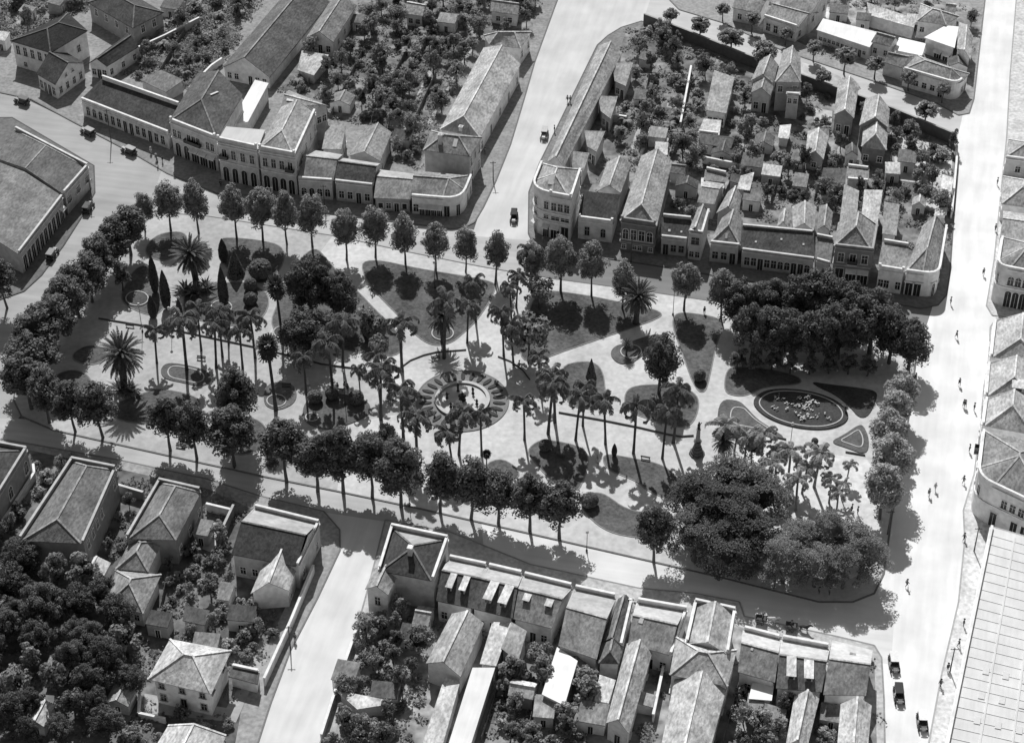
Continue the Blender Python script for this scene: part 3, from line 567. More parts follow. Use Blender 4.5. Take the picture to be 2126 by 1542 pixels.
# ---- right-hand side of the wide avenue
bld('avenue_house', 'grey-walled house with one window, upper of those right of the wide avenue', 'the one-window avenue house', 'p', [(2087, 324), (2165, 334), (2170, 294), (2094, 289)], 4.6, 'hip', 2.0, .4, .33, {'F': .5}, F='-w-w@1.3:1.1x1.5', L_='w-w@1:1x1.4')
bld('avenue_house', 'large pale-hipped house at the right edge above a white wall', 'the large pale-hipped house', 'p', [(2079, 423), (2157, 433), (2165, 376), (2083, 366)], 4.8, 'hip', 2.4, .62, .38, L_='w-w-w@1:1x1.5', F='w-w@1:1x1.5')
bld('avenue_house', 'house with one broad grey roof slope right of the avenue, above the arched corner building', 'the broad-sloped avenue house', 'p', [(2076, 494), (2160, 504), (2166, 450), (2083, 437)], 5.2, 'gx', 1.6, .55, .38, L_='wdw@1:1x1.6')
bld('corner_building', 'two storey corner building at the right edge with arched windows over arched doors', 'the arched corner building', 'p', [(2071, 549), (2180, 570), (2186, 505), (2080, 492)], 9.6, 'hip', 2.8, .42, .26, {'F': .6, 'L': .5}, F='aaaaa@5.7:1.2x2.2 AAAAA@1:1.5x3.2', L_='-w-w-@5.7:1x2', rnd={0: 2.2}, C='a@5.6:1x2.2', band=(5.0,), cat='corner building', lite=.5)
bld('avenue_house', 'pale house with dark front hip just below the arched corner building', 'the dark-hipped pale house', 'p', [(2056, 741), (2165, 752), (2172, 676), (2065, 664)], 6.0, 'gy', 2.6, .62, .42, {'L': .5}, hips=(.3, 0), L_='wdwwdw@1:1x1.8')
bld('avenue_house', 'pale house with white-fronted dormer and dark hip right of the avenue', 'the white-dormered house', 'p', [(2046, 821), (2150, 834), (2158, 764), (2052, 752)], 6.0, 'gy', 2.6, .66, .42, {'L': .5}, hips=(.36, 0), L_='wdwwdw@1:1x1.8', dorm=((.62, .1, 2.2, 2.4),))
bld('avenue_house', 'pale house with a big dark roof triangle, third below the arched corner building', 'the dark-triangle house', 'p', [(2039, 883), (2146, 902), (2152, 838), (2047, 826)], 6.0, 'gy', 3.0, .62, .42, {'L': .5}, hips=(.46, 0), L_='wdwwdw@1:1x1.8')
bld('corner_building', 'chamfered two storey corner building with dark doorway and cornice, right edge', 'the chamfered corner building', 'p', [(2030, 987), (2180, 1058), (2192, 925), (2041, 893)], 9.2, 'hip', 3.0, .62, .24, {'F': .8, 'L': .6}, F='-wwwww@5.4:1.1x1.8 d-ddd@1:1.3x2.4', L_='b-w-w@5.4:1x1.9', rnd={0: 3.0}, C='w@5.4:1x1.9', band=(4.8,), cat='corner building', lite=.7)
bld('exhibition_hall', 'enormous white ribbed roof with pale skylights filling the lower right corner', 'the enormous white hall', 'p', [(1958, 1580), (2230, 1640), (2260, 1150), (2058, 1092)], 6.0, 'shed', .8, .66, .55, {'L': .5}, L_='ww-ww-ww-ww-ww@2.4:.9x1.6', cat='hall', ridge=False, sky=tuple((.2 + .17 * i, .08 + .1 * j, 1.0, 1.5) for i in range(4) for j in range(4)), rib=2.2, metal=True)
# ---- lower left block
bld('arched_hall', 'building at the left edge with dark flat roof and arched side windows', 'the left-edge arched building', 'p', [(-140, 1045), (-26, 1066), (54.5, 927), (-60, 906)], 7.2, 'gy', 1.6, .22, .06, {'B': .8, 'R': .7}, R_='a--a--a@3:1.5x2.6', hips=(0, .2))
bld('big_house', 'long parapeted house with many-faceted grey roof and arched side windows', 'the long parapeted house', 'p', [(40, 1122), (172, 1128), (239, 966), (148, 948)], 7.6, 'gy', 2.2, .22, .15, {'B': .9, 'L': .8, 'R': .4}, R_='wwww--w@4.6:1x1.8', hips=(.18, .12))
bld('narrow_house', 'narrow deep house with dark parapet walls and dark hip, second on the lower street', 'the narrow deep house', 'p', [(262, 1118), (366, 1121), (417.6, 1012), (329.5, 992)], 6.4, 'gy', 2.2, .22, .17, {'B': .9, 'L': .7}, R_='w-w-w@1.6:1x1.7', hips=(.3, .14))
bld('rear_house', 'small dark-hipped rear house joined to the narrow deep house', 'the dark-hipped rear house', 'p', [(240, 1180), (308, 1186), (338, 1122), (275, 1114)], 4.6, 'hip', 1.9, .5, .2, F='w-w@1.2:1x1.4')
bld('bungalow', 'square bungalow with hipped grey roof and two dark windows', 'the square bungalow', 'p', [(220, 1254), (298, 1273), (335, 1192), (240, 1183)], 4.2, 'hip', 2.4, .6, .25, oh=.6, F='-ww@1.4:.9x1.3')
bld('villa', 'white two storey villa with pale pyramid roof standing alone', 'the white villa', '03', [(1180, 1030), (1690, 1150), (1852, 800), (1360, 708)], 6.6, 'hip', 2.6, .72, .45, oh=.8, F='w-w-w@4.2:.9x1.1 w-d-w@1.2:1x1.5', R_='w-w@4.2:1x1.1', lite=.3)
bld('cottage', 'pale gabled roof cut by the bottom edge below the white villa', 'the bottom pale gable', '03', [(1200, 1640), (1720, 1700), (1810, 1480), (1345, 1400)], 4.6, 'gy', 2.4, .5, .42, hips=(0, .12))
bld('dark_roof_house', 'house with a broad near-black back slope and lit front parapet by the narrow street', 'the near-black-roofed house', 'p', [(480, 1150), (618, 1176), (662, 1079), (527, 1046)], 5.8, 'gx', 2.4, .36, .05, {'B': .8, 'R': .5}, F='wwdww@1.2:1x1.6', R_='w-w@1.2:1x1.6', sunlit=0.4)
bld('gabled_house', 'pale gabled wing abutting the near-black-roofed house', 'the pale gabled wing', 'p', [(520, 1232), (600, 1226), (624, 1158), (552, 1156)], 4.4, 'gy', 2.4, .55, .42, R_='w-w@1.2:.8x1.2')
bld('shed', 'flat dark garden shed behind the white villa', 'the flat dark shed', '03', [(1460, 560), (1640, 600), (1680, 480), (1480, 440)], 2.8, 'flat', 0, .4, .08, cat='shed', ridge=False)
bld('shed', 'small dark garage with pale rim right of the white villa', 'the small dark garage', '03', [(1835, 1010), (2060, 1070), (2080, 955), (1850, 905)], 2.8, 'flat', 0, .5, .09, {'B': .4}, cat='shed', ridge=False)
# ---- lower middle block
bld('corner_house', 'corner house with dark parapet, dark hipped roof and pale chimney at the narrow street', 'the parapeted corner house', 'p', [(786, 1184), (899, 1206), (929.5, 1111), (812.7, 1086.5)], 7.6, 'hip', 2.0, .42, .05, {'B': .9, 'L': .7, 'R': .7}, chim=((.5, .36, 1.6),), R_='ww@4:1x1.6', sunlit=0.36)
bld('rear_wing', 'pale-gabled rear wing of the corner house with one dark window', 'the pale-gabled rear wing', 'p', [(758, 1222), (806, 1235), (828, 1190), (777, 1179)], 6.4, 'gy', 1.5, .66, .28, F='w@3:1x1.9', L_='w@3:1x1.5')
bld('row_house', 'dark-roofed row house next to the parapeted corner house, with two pale dormers', 'the first dark row house', 'p', [(905, 1246), (980, 1262), (1012.5, 1168), (931, 1151)], 5.4, 'gx', 2.3, .5, .09, {'B': .8}, F='wdw@1.1:1x1.6', dorm=((.3, .16, .9, 3.2), (.66, .16, .9, 3.2)), sunlit=.45)
bld('row_house', 'row house with two long flat pale dormers on its dark back slope', 'the long-dormered row house', 'p', [(980, 1262), (1064, 1283), (1086, 1185), (1012.7, 1168)], 5.4, 'gx', 2.3, .5, .11, {'B': .8}, F='wdw@1.1:1x1.6', dorm=((.35, .08, 1.3, 4.2), (.72, .08, 1.3, 4.2)), sunlit=.45)
bld('row_house', 'mottled row house with two weathered pale strips down its roof', 'the weathered row house', 'p', [(1066, 1284), (1146, 1304), (1190, 1211), (1086.5, 1186)], 5.2, 'gx', 2.2, .5, .2, {'B': .8}, F='wdw@1.1:1x1.6', dorm=((.22, .3, 1.0, 2.6), (.75, .3, 1.0, 2.6)), sunlit=.42)
bld('row_house', 'row house with broad worn mottled roof reaching far down into the yards', 'the broad worn-roofed house', 'p', [(1159, 1340), (1239, 1368), (1280.5, 1232), (1192, 1213)], 5.2, 'gx', 2.4, .5, .24, {'B': .8}, F='w-w@1.1:1x1.5', cat='row house', sunlit=.42)
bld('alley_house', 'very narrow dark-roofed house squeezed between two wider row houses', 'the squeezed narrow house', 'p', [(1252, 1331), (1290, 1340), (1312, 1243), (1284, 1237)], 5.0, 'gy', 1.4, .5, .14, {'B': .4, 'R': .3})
bld('row_house', 'row house with thick white parapet strip and even grey roof', 'the even grey row house', 'p', [(1304, 1336), (1393, 1360), (1426, 1258), (1322, 1240)], 5.0, 'gx', 2.0, .62, .22, {'B': 1.0, 'R': .4}, sky=((.2, .42, .7, .9),), F='wdw@1:1x1.5', sunlit=.5)
bld('tall_house', 'tallest house of the lower row with crested white parapet around a two-toned roof', 'the crested tall house', 'p', [(1424, 1335), (1511, 1357), (1527, 1260), (1444, 1242)], 7.6, 'gy', 1.6, .66, .36, {'B': .9, 'L': .6, 'R': .6}, lite=.6)
bld('cross_wing', 'cross-gabled middle wing behind the crested tall house', 'the cross-gabled wing', 'p', [(1390, 1400), (1511, 1424), (1530, 1348), (1404, 1322)], 6.6, 'hip', 2.4, .6, .36, L_='d-w@1:1x1.5')
bld('long_wing', 'long pale-roofed wing running from the cross-gabled wing to the bottom edge', 'the long pale wing', 'p', [(1368, 1570), (1470, 1570), (1510, 1424), (1402, 1400)], 5.4, 'gy', 2.4, .6, .42, L_='w--d--w@1:1x1.5', R_='w--d--w@1:1x1.5')
bld('gabled_house', 'long two-toned gabled house with white gable end, left of the crested tall house', 'the long two-toned house', 'p', [(1258, 1500), (1306, 1523), (1354, 1355), (1301, 1335)], 4.4, 'gy', 2.2, .72, .4, F='d@.8:1x1.6', R_='w-d-w@1:1x1.5')
bld('row_house', 'pale-roofed row house right of the crested tall house, with white parapet strip', 'the pale row house', 'p', [(1532, 1394), (1609, 1416), (1622, 1318), (1543, 1298)], 5.0, 'gx', 2.0, .66, .22, {'B': .8}, F='wd@1:1x1.5', sky=((.3, .42, .4, .4),), sunlit=.55)
bld('row_house', 'row house with two long pale dormers on a dark slope near the wide avenue', 'the twin-dormered row house', 'p', [(1611, 1428), (1706, 1436), (1724, 1336), (1622, 1317)], 5.0, 'gx', 2.2, .66, .15, {'B': .9}, F='w-d-w@1:1x1.5', dorm=((.3, .1, 1.3, 4.2), (.68, .1, 1.3, 4.2)), sunlit=.55)
bld('row_house', 'last row house at the avenue corner with a plain light grey roof', 'the plain corner row house', 'p', [(1709, 1441), (1798, 1443), (1812, 1349), (1728, 1328)], 5.0, 'gx', 2.0, .7, .22, {}, R_='w-w@1:1x1.5', F='ww@1:1x1.5', sunlit=.55)
bld('gabled_house', 'pale gabled house below the twin-dormered row house, cut by the bottom edge', 'the pale bottom gable', '33', [(212, 1560), (380, 1600), (482, 1185), (282, 1168)], 4.2, 'gy', 2.0, .66, .5, L_='w-w@1:1x1.4')
bld('gabled_house', 'pale gabled house in the avenue corner yard, cut by the bottom edge', 'the pale corner-yard gable', '33', [(622, 1600), (868, 1610), (902, 1240), (652, 1228)], 4.6, 'gy', 2.0, .66, .45, R_='w-w@1:1x1.4')
bld('back_house', 'mottled gable behind the first dark row house, pale on its left slope', 'the mottled two-toned gable', 'p', [(884, 1376), (956, 1404), (1005, 1293), (938, 1273)], 5.0, 'gy', 2.0, .55, .33, L_='d-w@1:1x1.5')
bld('back_wing', 'long white single-slope wing at the bottom, leftmost of the three pale strips', 'the leftmost pale strip roof', 'p', [(868, 1570), (912, 1572), (955, 1415), (923, 1405)], 3.6, 'shed', .6, .6, .5, ridge=False)
bld('back_wing', 'short pale wing with smooth roof between two mottled gables', 'the short smooth wing', 'p', [(996, 1377), (1030, 1382), (1062, 1292), (1022, 1290)], 4.4, 'shed', .6, .6, .48, ridge=False)
bld('back_house', 'mottled single-slope house right of the short smooth wing', 'the mottled single-slope house', 'p', [(1040, 1345), (1076, 1372), (1094, 1309), (1062, 1290)], 4.8, 'shed', 1.0, .5, .27, ridge=False)
bld('back_wing', 'long bright single-slope wing at the bottom under the short smooth wing', 'the long bright strip roof', 'p', [(922, 1572), (968, 1575), (1028, 1385), (981, 1385)], 3.6, 'shed', .6, .62, .62, ridge=False, metal=True)
bld('white_roof_shed', 'white metal-roofed shed behind the broad worn-roofed house', 'the white metal-roofed shed', '23', [(250, 1150), (432, 1240), (537, 882), (372, 772)], 4.0, 'shed', .5, .5, .7, cat='shed', ridge=False, metal=True)
bld('shed', 'small pale shed below the squeezed narrow house', 'the small pale shed', '23', [(672, 1200), (785, 1222), (842, 1035), (712, 992)], 3.0, 'shed', .5, .5, .55, cat='shed', ridge=False)
bld('rear_house', 'little dark-hipped rear house with white gable under the squeezed narrow house', 'the little dark-hipped house', '23', [(700, 900), (868, 905), (905, 770), (722, 745)], 4.4, 'gy', 1.8, .7, .16, hips=(.3, 0))
bld('white_block', 'white flat-roofed kitchen block in a yard behind the pale row house', 'the white kitchen block', '23', [(1905, 1185), (2090, 1200), (2110, 1065), (1935, 1060)], 3.4, 'flat', 0, .74, .74, F='dd@.8:.9x1.4', ridge=False, metal=True)
bld('shed', 'dark tiled pent roof along the garden wall by the narrow lower street', 'the dark pent roof', '13', [(815, 1270), (1040, 1235), (1050, 1195), (640, 1115)], 3.0, 'flat', 0, .62, .5, cat='shed', ridge=False)

def outhouse(px, py, w, d, tone, rz=-13, wall=.4, h=2.6, roof='shed'):
    g_ = G(px, py); a = R(rz); u = Vector((math.cos(a), math.sin(a), 0)); f = Vector((-math.sin(a), math.cos(a), 0))
    for F in FOOT:
        if inside(g_.x, g_.y, F): return
    C_ = [g_ - u * w / 2 - f * d / 2, g_ + u * w / 2 - f * d / 2, g_ + u * w / 2 + f * d / 2, g_ - u * w / 2 + f * d / 2]
    hb = h + (.6 if roof == 'shed' else 0)
    P = [PX((c.x, c.y, h if i < 2 else hb)) for i, c in enumerate(C_)]
    c, sh = min(LAND[:NL], key=lambda q: (q[0] - g_).length); dd = g_ - c
    s_ = 'right of' if dd.x > abs(dd.y) else 'left of' if -dd.x > abs(dd.y) else 'behind' if dd.y > 0 else 'in front of'
    k = ('little %s %s outhouse' % ('dark' if tone < .2 else 'white' if tone > .5 else 'grey', 'gabled' if roof == 'gy' else 'pent'), s_, sh); OUT[k] = OUT.get(k, 0) + 1
    lb = '%s %s %s' % k if OUT[k] == 1 else '%s %s farther %s %s' % (ORD[OUT[k] - 1], k[0], s_, sh)
    bld('outhouse', lb, sh, 'p', P, h, roof, .6 if roof == 'shed' else 1.1, wall, tone, cat='shed', ridge=roof == 'gy', F='d@.3:.8x1.6', oh=.15)
NL = len(LAND); OUT = {}
for i, (x, y) in enumerate([(1330, 215), (1365, 300), (1402, 372), (1585, 310), (1655, 345), (1600, 378), (1532, 392), (1478, 402), (1660, 395), (1765, 338), (1800, 345), (1850, 372), (1905, 440), (1340, 135), (1290, 185), (1372, 330), (1425, 405), (1560, 430), (1880, 350), (1700, 300), (1500, 330), (1560, 355),
                            (835, 300), (745, 60), (930, 62), (712, 225), (360, 30), (60, 40), (120, 25), (10, 100),
                            (850, 1335), (800, 1455), (1085, 1455), (1130, 1490), (1195, 1400), (1230, 1505), (1565, 1485), (1605, 1505), (1330, 1470), (775, 1485), (880, 1300), (1725, 1500), (720, 1420),
                            (425, 1120), (505, 1300), (432, 1355), (335, 1312), (122, 1405), (90, 1505), (255, 1465), (520, 1422), (200, 1200), (470, 1250), (60, 1250), (530, 1260),
                            (1740, 40), (1790, 60), (1900, 60), (1985, 150), (1970, 40)]):
    q = random.Random(i * 7 + 3); outhouse(x, y, q.uniform(2.6, 5.2), q.uniform(2.6, 4.6), q.choice([.08, .12, .16, .22, .3, .5]), q.choice([-13, -13, 77, -6]), q.uniform(.25, .65), q.uniform(2.2, 3.2), q.choice(['shed', 'shed', 'gy']))
# ---------------------------------------------------------------- plaza: lawns, beds, fountain, monument
def lawn(L, t='p', it=2, z=.23, tone=.15, name='lawn'):
    P = chaikin([Vector((p.x, p.y)) for p in gp(L, t)], it)
    b = MB(); b.prism([(p.x, p.y) for p in P], .152, z)
    o = b.obj(name, mat('turf', tone * .76, .34, 1.6, .95, .1, big=.4, bigscale=.2, bump=.6)); struct(o)
    e = MB()
    n = len(P)
    for i in range(n): e.beam((P[i].x, P[i].y, .2), (P[(i + 1) % n].x, P[(i + 1) % n].y, .2), .22, .09)
    struct(e.obj('lawn_kerb', mat('kerbstone', .24, .2, 2)))
    return P
LAWNS = []
for t, L in [('01', [(1165, 520), (1230, 440), (1330, 400), (1460, 395), (1510, 450), (1440, 560), (1340, 630), (1240, 620), (1170, 580)]),
             ('01', [(960, 900), (1080, 680), (1200, 660), (1270, 760), (1310, 900), (1330, 980), (1260, 1060), (1170, 1060), (1000, 985)]),
             ('p', [(378, 640), (388, 598), (420, 585), (460, 590), (500, 585), (545, 600), (562, 625), (545, 665), (500, 680), (440, 672), (392, 662)]),
             ('p', [(455, 500), (470, 494), (540, 500), (588, 512), (592, 545), (560, 590), (520, 588), (480, 570), (460, 540)]),
             ('11', [(440, 540), (500, 535), (560, 600), (660, 720), (830, 880), (960, 1020), (1090, 1140), (1200, 1290), (1130, 1400), (880, 1370), (560, 1310), (280, 1260), (110, 1160), (180, 960), (330, 640)]),
             ('11', [(830, 650), (960, 615), (1300, 690), (1640, 745), (1880, 790), (1935, 830), (1860, 980), (1760, 1120), (1650, 1220), (1560, 1290), (1430, 1310), (1310, 1250), (1160, 1080), (930, 850)]),
             ('21', [(215, 860), (400, 875), (640, 910), (830, 950), (1010, 985), (1210, 1035), (1200, 1085), (880, 1195), (310, 1390), (200, 1450), (60, 1400), (110, 1130)]),
             ('p', [(1395, 678), (1400, 653), (1425, 650), (1491, 660), (1503, 678), (1487, 715), (1474, 780), (1466, 812), (1454, 817), (1442, 802), (1432, 780), (1416, 733)]),
             ('p', [(1163, 762), (1205, 751), (1240, 755), (1256, 785), (1256, 845), (1230, 852), (1185, 846), (1168, 815)]),
             ('p', [(1300, 810), (1330, 800), (1400, 800), (1436, 812), (1453, 833), (1444, 872), (1424, 890), (1390, 884), (1310, 860), (1295, 840)]),
             ('p', [(1508, 768), (1530, 762), (1600, 768), (1660, 783), (1665, 800), (1590, 803), (1552, 822), (1528, 824), (1502, 815)]),
             ('p', [(735, 912), (770, 900), (802, 898), (835, 930), (790, 952), (742, 934)]),
             ('p', [(1000, 968), (1045, 950), (1088, 988), (1045, 1002)]),
             ('22', [(125, 680), (230, 595), (340, 600), (530, 640), (610, 690), (622, 790), (590, 900), (540, 1010), (460, 970), (300, 900), (190, 770)]),
             ('22', [(730, 745), (775, 705), (960, 740), (1180, 780), (1310, 860), (1345, 940), (1300, 1055), (1210, 1055), (1080, 990), (1020, 930), (880, 875), (780, 835)]),
             ('22', [(560, 1085), (590, 1025), (720, 1015), (800, 1060), (900, 1135), (1050, 1180), (1260, 1160), (1310, 1260), (1200, 1375), (960, 1375), (740, 1315), (580, 1165)]),
             ('p', [(236, 838), (300, 818), (325, 806), (405, 822), (420, 842), (380, 872), (325, 886), (230, 872)]),
             ('p', [(436, 884), (500, 862), (545, 876), (558, 905), (547, 935), (500, 948), (440, 934)]),
             ('01', [(570, 1390), (640, 1325), (740, 1300), (860, 1330), (840, 1435), (720, 1465), (610, 1435)]),
             ('02', [(420, 105), (500, 45), (620, 35), (710, 80), (745, 155), (640, 180), (480, 165)])]:
    LAWNS.append(lawn(L, t))
def flower_bed(name, label, L, t, tone=.11, line=True, inner=.72, z=.3, flowers=0, group=None):
    """a planted bed: soil and turf > a pale inner line, flowers"""
    P = chaikin([Vector((p.x, p.y)) for p in gp(L, t)], 2)
    c = Vector((sum(p.x for p in P) / len(P), sum(p.y for p in P) / len(P)))
    e = thing(name, label, 'flower bed', (c.x, c.y, .152), 0, group)
    Q = [p - c for p in P]
    b = MB(); b.prism([(p.x, p.y) for p in Q], 0, z - .152)
    b.obj('planting', mat('turf', tone, .3, 2.2, .95, .1, big=.3, bigscale=.3), e)
    if line:
        k = MB(); n = len(Q)
        for i in range(n): k.beam((Q[i].x * inner, Q[i].y * inner, z - .13), (Q[(i + 1) % n].x * inner, Q[(i + 1) % n].y * inner, z - .13), .22, .1)
        k.obj('edging', mat('edging', .48, .15, 2), e)
    if flowers:
        rng = random.Random(int(c.x * 10)); k = MB()
        while flowers > 0:
            q = Vector((rng.uniform(-1, 1) * 10, rng.uniform(-1, 1) * 10))
            if not inside(q.x / .7, q.y / .7, [(p.x, p.y) for p in Q]): continue
            flowers -= 1
            for _ in range(rng.randint(3, 9)):
                a = rng.uniform(0, 6.3); r = rng.uniform(0, .7); s = rng.uniform(.08, .2); zz = z - .1 + rng.uniform(.05, .5)
                x, y = q.x + r * math.cos(a), q.y + r * math.sin(a)
                k.poly([(x - s, y - s, zz), (x + s, y - s * .6, zz + .06), (x + s, y + s, zz), (x - s, y + s * .6, zz - .06)])
        k.obj('blossoms', mat('petals', .5, .35, 5), e)
    return e
flower_bed('flower_bed', 'long rounded bed with pale inner line on the left promenade', [(332, 770), (345, 755), (375, 757), (425, 768), (440, 783), (435, 798), (415, 804), (375, 795), (340, 788)], 'p', .12)
flower_bed('flower_bed', 'rounded lawn bed pierced by the tall shaggy fan palm, with a ring of plants', [(553, 795), (605, 796), (618, 817), (612, 838), (590, 850), (570, 853), (545, 840)], 'p', .15, False)
flower_bed('flower_bed', 'big egg-shaped shady bed below the left promenade palms', [(370, 360), (440, 240), (540, 200), (620, 220), (760, 240), (900, 280), (935, 370), (860, 430), (640, 510), (520, 510), (400, 460)], '12', .12, False)
flower_bed('flower_bed', 'round ringed bed with a spiky shrub and a comma-shaped tail', [(790, 1380), (830, 1310), (930, 1290), (1060, 1240), (1190, 1210), (1240, 1265), (1110, 1340), (1040, 1400), (960, 1455), (860, 1455)], '21', .14, False)
flower_bed('flower_bed', 'dark curved wedge bed along the upper right of the oval parterre', [(410, 130), (530, 150), (880, 190), (945, 220), (940, 270), (880, 405), (800, 425), (720, 325), (600, 230), (480, 180)], '32', .07, False)
flower_bed('flower_bed', 'wedge bed with white-edged triangle left of the oval parterre', [(1494, 830), (1534, 833), (1550, 848), (1572, 872), (1600, 890), (1636, 914), (1576, 904), (1487, 886)], 'p', .13, True, .6)
flower_bed('flower_bed', 'small wedge bed with white-edged triangle right of the oval parterre', [(835, 480), (790, 478), (680, 555), (560, 615), (700, 660), (860, 720), (885, 600)], '32', .12, True, .6)
flower_bed('oval_parterre', 'great oval parterre with dark clipped border and white flowers', [(1560, 836), (1580, 816), (1612, 809), (1662, 811), (1708, 821), (1744, 838), (1763, 862), (1756, 880), (1726, 892), (1690, 894), (1648, 889), (1606, 876), (1576, 858)], 'p', .065, True, .88, .42, 34)
def ring_px(cx, cy, r): return [(cx + r * math.cos(2 * math.pi * k / 12), cy - r * .64 * math.sin(2 * math.pi * k / 12)) for k in range(12)]
for cx, cy, r, lb in [(919, 694, 25, 'round pale-edged bed at the foot of the full date palm'), (588, 692, 22, 'round pale-edged bed around the left tall fan palm'), (574, 834, 22, 'ringed round bed at the foot of the tall shaggy fan palm'), (285, 622, 26, 'round pale-edged bed on the left cypress lawn'), (460, 640, 24, 'pale-lined bed on the lawn with the agaves'), (1310, 732, 24, 'inner planted ring around the spiky low palm'), (648, 868, 15, 'little ringed bed inside the egg-shaped shady bed')]:
    flower_bed('flower_bed', lb, ring_px(cx, cy, r), 'p', .1, True, .92, .34)
# ---- round fountain garden
FC = G(960, 833); FR_ = (G(1057.7, 833) - G(863, 833)).length / 2
ring = thing('ring_bed', 'ring of lawn with dark radiating petals around the round pool', 'flower bed', (FC.x, FC.y, .152))
def annulus(b, r0, r1, z0, z1, n=72, mi=0):
    for k in range(n):
        a, c = 2 * math.pi * k / n, 2 * math.pi * (k + 1) / n
        p = lambda r, t, z: (r * math.cos(t), r * math.sin(t), z)
        b.poly([p(r0, a, z1), p(r1, a, z1), p(r1, c, z1), p(r0, c, z1)], mi)
        b.poly([p(r1, a, z0), p(r1, c, z0), p(r1, c, z1), p(r1, a, z1)], mi); b.poly([p(r0, c, z0), p(r0, a, z0), p(r0, a, z1), p(r0, c, z1)], mi)
b = MB(); annulus(b, 5.3, FR_ - .2, 0, .12); b.obj('turf', mat('turf', .22, .2, 1.6, .95, .1, big=.2, bigscale=.3), ring)
b = MB(); annulus(b, FR_ - .2, FR_, 0, .16); b.obj('edging', mat('kerbstone', .2, .2, 2), ring)
pet = MB()
for k in range(26):
    a = 2 * math.pi * (k + .5) / 26; m = (5.3 + FR_) / 2; c = Vector((math.cos(a), math.sin(a), 0)); s = Vector((-math.sin(a), math.cos(a), 0))
    P = []
    for j in range(10):
        q = 2 * math.pi * j / 10; P.append(c * (m + 1.25 * math.cos(q)) + s * (.42 * math.sin(q)))
    pet.prism([(p.x, p.y) for p in P], .1, .3)
pet.obj('petal_planting', mat('turf', .05, .3, 2.5), ring)
fo = thing('fountain', 'round stone-rimmed fountain pool with dark bronze figures in pale water', 'fountain', (FC.x, FC.y, .152))
b = MB(); annulus(b, 4.75, 5.25, 0, .5); annulus(b, 4.65, 5.35, .5, .62); b.obj('rim', mat('stone', .5, .12, 1.5), fo)
b = MB(); b.lathe([(4.8, .05), (4.8, .1)], n=48); b.obj('basin_floor', mat('stone', .5, .1, 1), fo)
b = MB(); b.lathe([(4.74, .2), (4.74, .26)], n=48); b.obj('water', mat('water', .5, .15, .8, .08, .5), fo)
M_BRZ = mat('bronze', .04, .2, 4, .45)
b = MB(); b.lathe([(.8, .1), (.7, .4), (.35, .5), (.25, .9), (.8, 1.2), (.8, 1.3), (.2, 1.25), (.16, 1.7), (.34, 1.85), (.1, 1.9), (.12, 2.2), (.04, 2.4)], n=16); b.obj('centrepiece', M_BRZ, fo, smooth=True)
for k, (px, py) in enumerate([(928, 830), (951, 815), (982, 820), (990, 842), (936, 848), (943, 850), (975, 855)]):
    p = G(px, py) - FC; s = MB(); hh = (1.9, 2.3, 1.9, 1.6, 1.5, .9, 1.3)[k]
    s.lathe([(.32, .1), (.3, .4), (.18, .5), (.22, .62 * hh), (.3, .72 * hh), (.12, .84 * hh), (.13, .92 * hh), (.05, hh)], (p.x, p.y, 0), 10)
    s.beam((p.x, p.y, .62 * hh), (p.x + .5 * math.cos(k), p.y + .5 * math.sin(k), .8 * hh), .12, .12)
    s.obj('bronze_figure', M_BRZ, fo)
# ---- monument
mp = G(1446.5, 943); mo = thing('monument', 'slender monument column with a small statue on top and dark stepped base', 'monument', (mp.x, mp.y, .152))
b = MB(); b.lathe([(1.5, 0), (1.5, .35), (1.25, .36), (1.2, .8), (1.05, .82), (.95, 1.5)], n=8); b.obj('stepped_base', mat('stone', .12, .2, 2), mo)
b = MB(); b.lathe([(.85, 1.5), (.8, 2.0), (.62, 2.1), (.62, 3.0), (.78, 3.1), (.78, 3.3)], n=8); b.obj('pedestal', mat('stone', .10, .2, 2), mo)
b = MB(); b.lathe([(.5, 3.3), (.48, 3.7), (.42, 3.75), (.34, 6.0), (.46, 6.1), (.46, 6.3)], n=14); b.obj('column', mat('stone', .34, .15, 2), mo, smooth=False)
b = MB(); b.lathe([(.3, 6.3), (.26, 6.9), (.3, 7.3), (.14, 7.55), (.17, 7.7), (.15, 7.9), (.04, 8.0)], n=10); b.beam((0, 0, 7.2), (.5, .1, 7.7), .12, .12); b.obj('statue', M_BRZ, mo)
# ---- low kerb walls of the central avenue
def low_wall(name, label, L, hh=.35, w=.2, tone=.09, t='p', cat='wall'):
    P = gp(L, t); c = P[0].copy(); b = MB()
    for i in range(len(P) - 1):
        a, d = P[i] - c, P[i + 1] - c; b.beam((a.x, a.y, hh / 2), (d.x, d.y, hh / 2), w, hh)
    o = b.obj(name, mat('masonry', tone, .2, 1.2), None, (c.x, c.y, .15 if hh < .6 else .1)); tag(o, label, cat); return o
low_wall('low_kerb_wall', 'straight low dark kerb wall along the upper side of the left promenade', [(205, 663), (380, 691), (550, 727), (668, 758), (748, 768)], .3)
low_wall('low_kerb_wall', 'curved low kerb wall upper left of the round fountain', [(832, 765), (852, 750), (880, 739), (905, 733), (968, 728)], .25)
low_wall('low_kerb_wall', 'curved low kerb wall upper right of the round fountain', [(1034, 742), (1060, 752), (1085, 770), (1100, 790)], .25)
low_wall('low_kerb_wall', 'straight low dark kerb wall along the upper side of the right promenade', [(1160, 858), (1250, 874), (1330, 890), (1388, 904), (1412, 908), (1440, 906)], .3)
low_wall('low_kerb_wall', 'low kerb wall stretch below the wedge bed with the white-edged triangle', [(1536, 896), (1576, 902), (1632, 914)], .3)
low_wall('low_kerb_wall', 'low kerb wall stretch below the great oval parterre', [(1672, 922), (1716, 931)], .3)
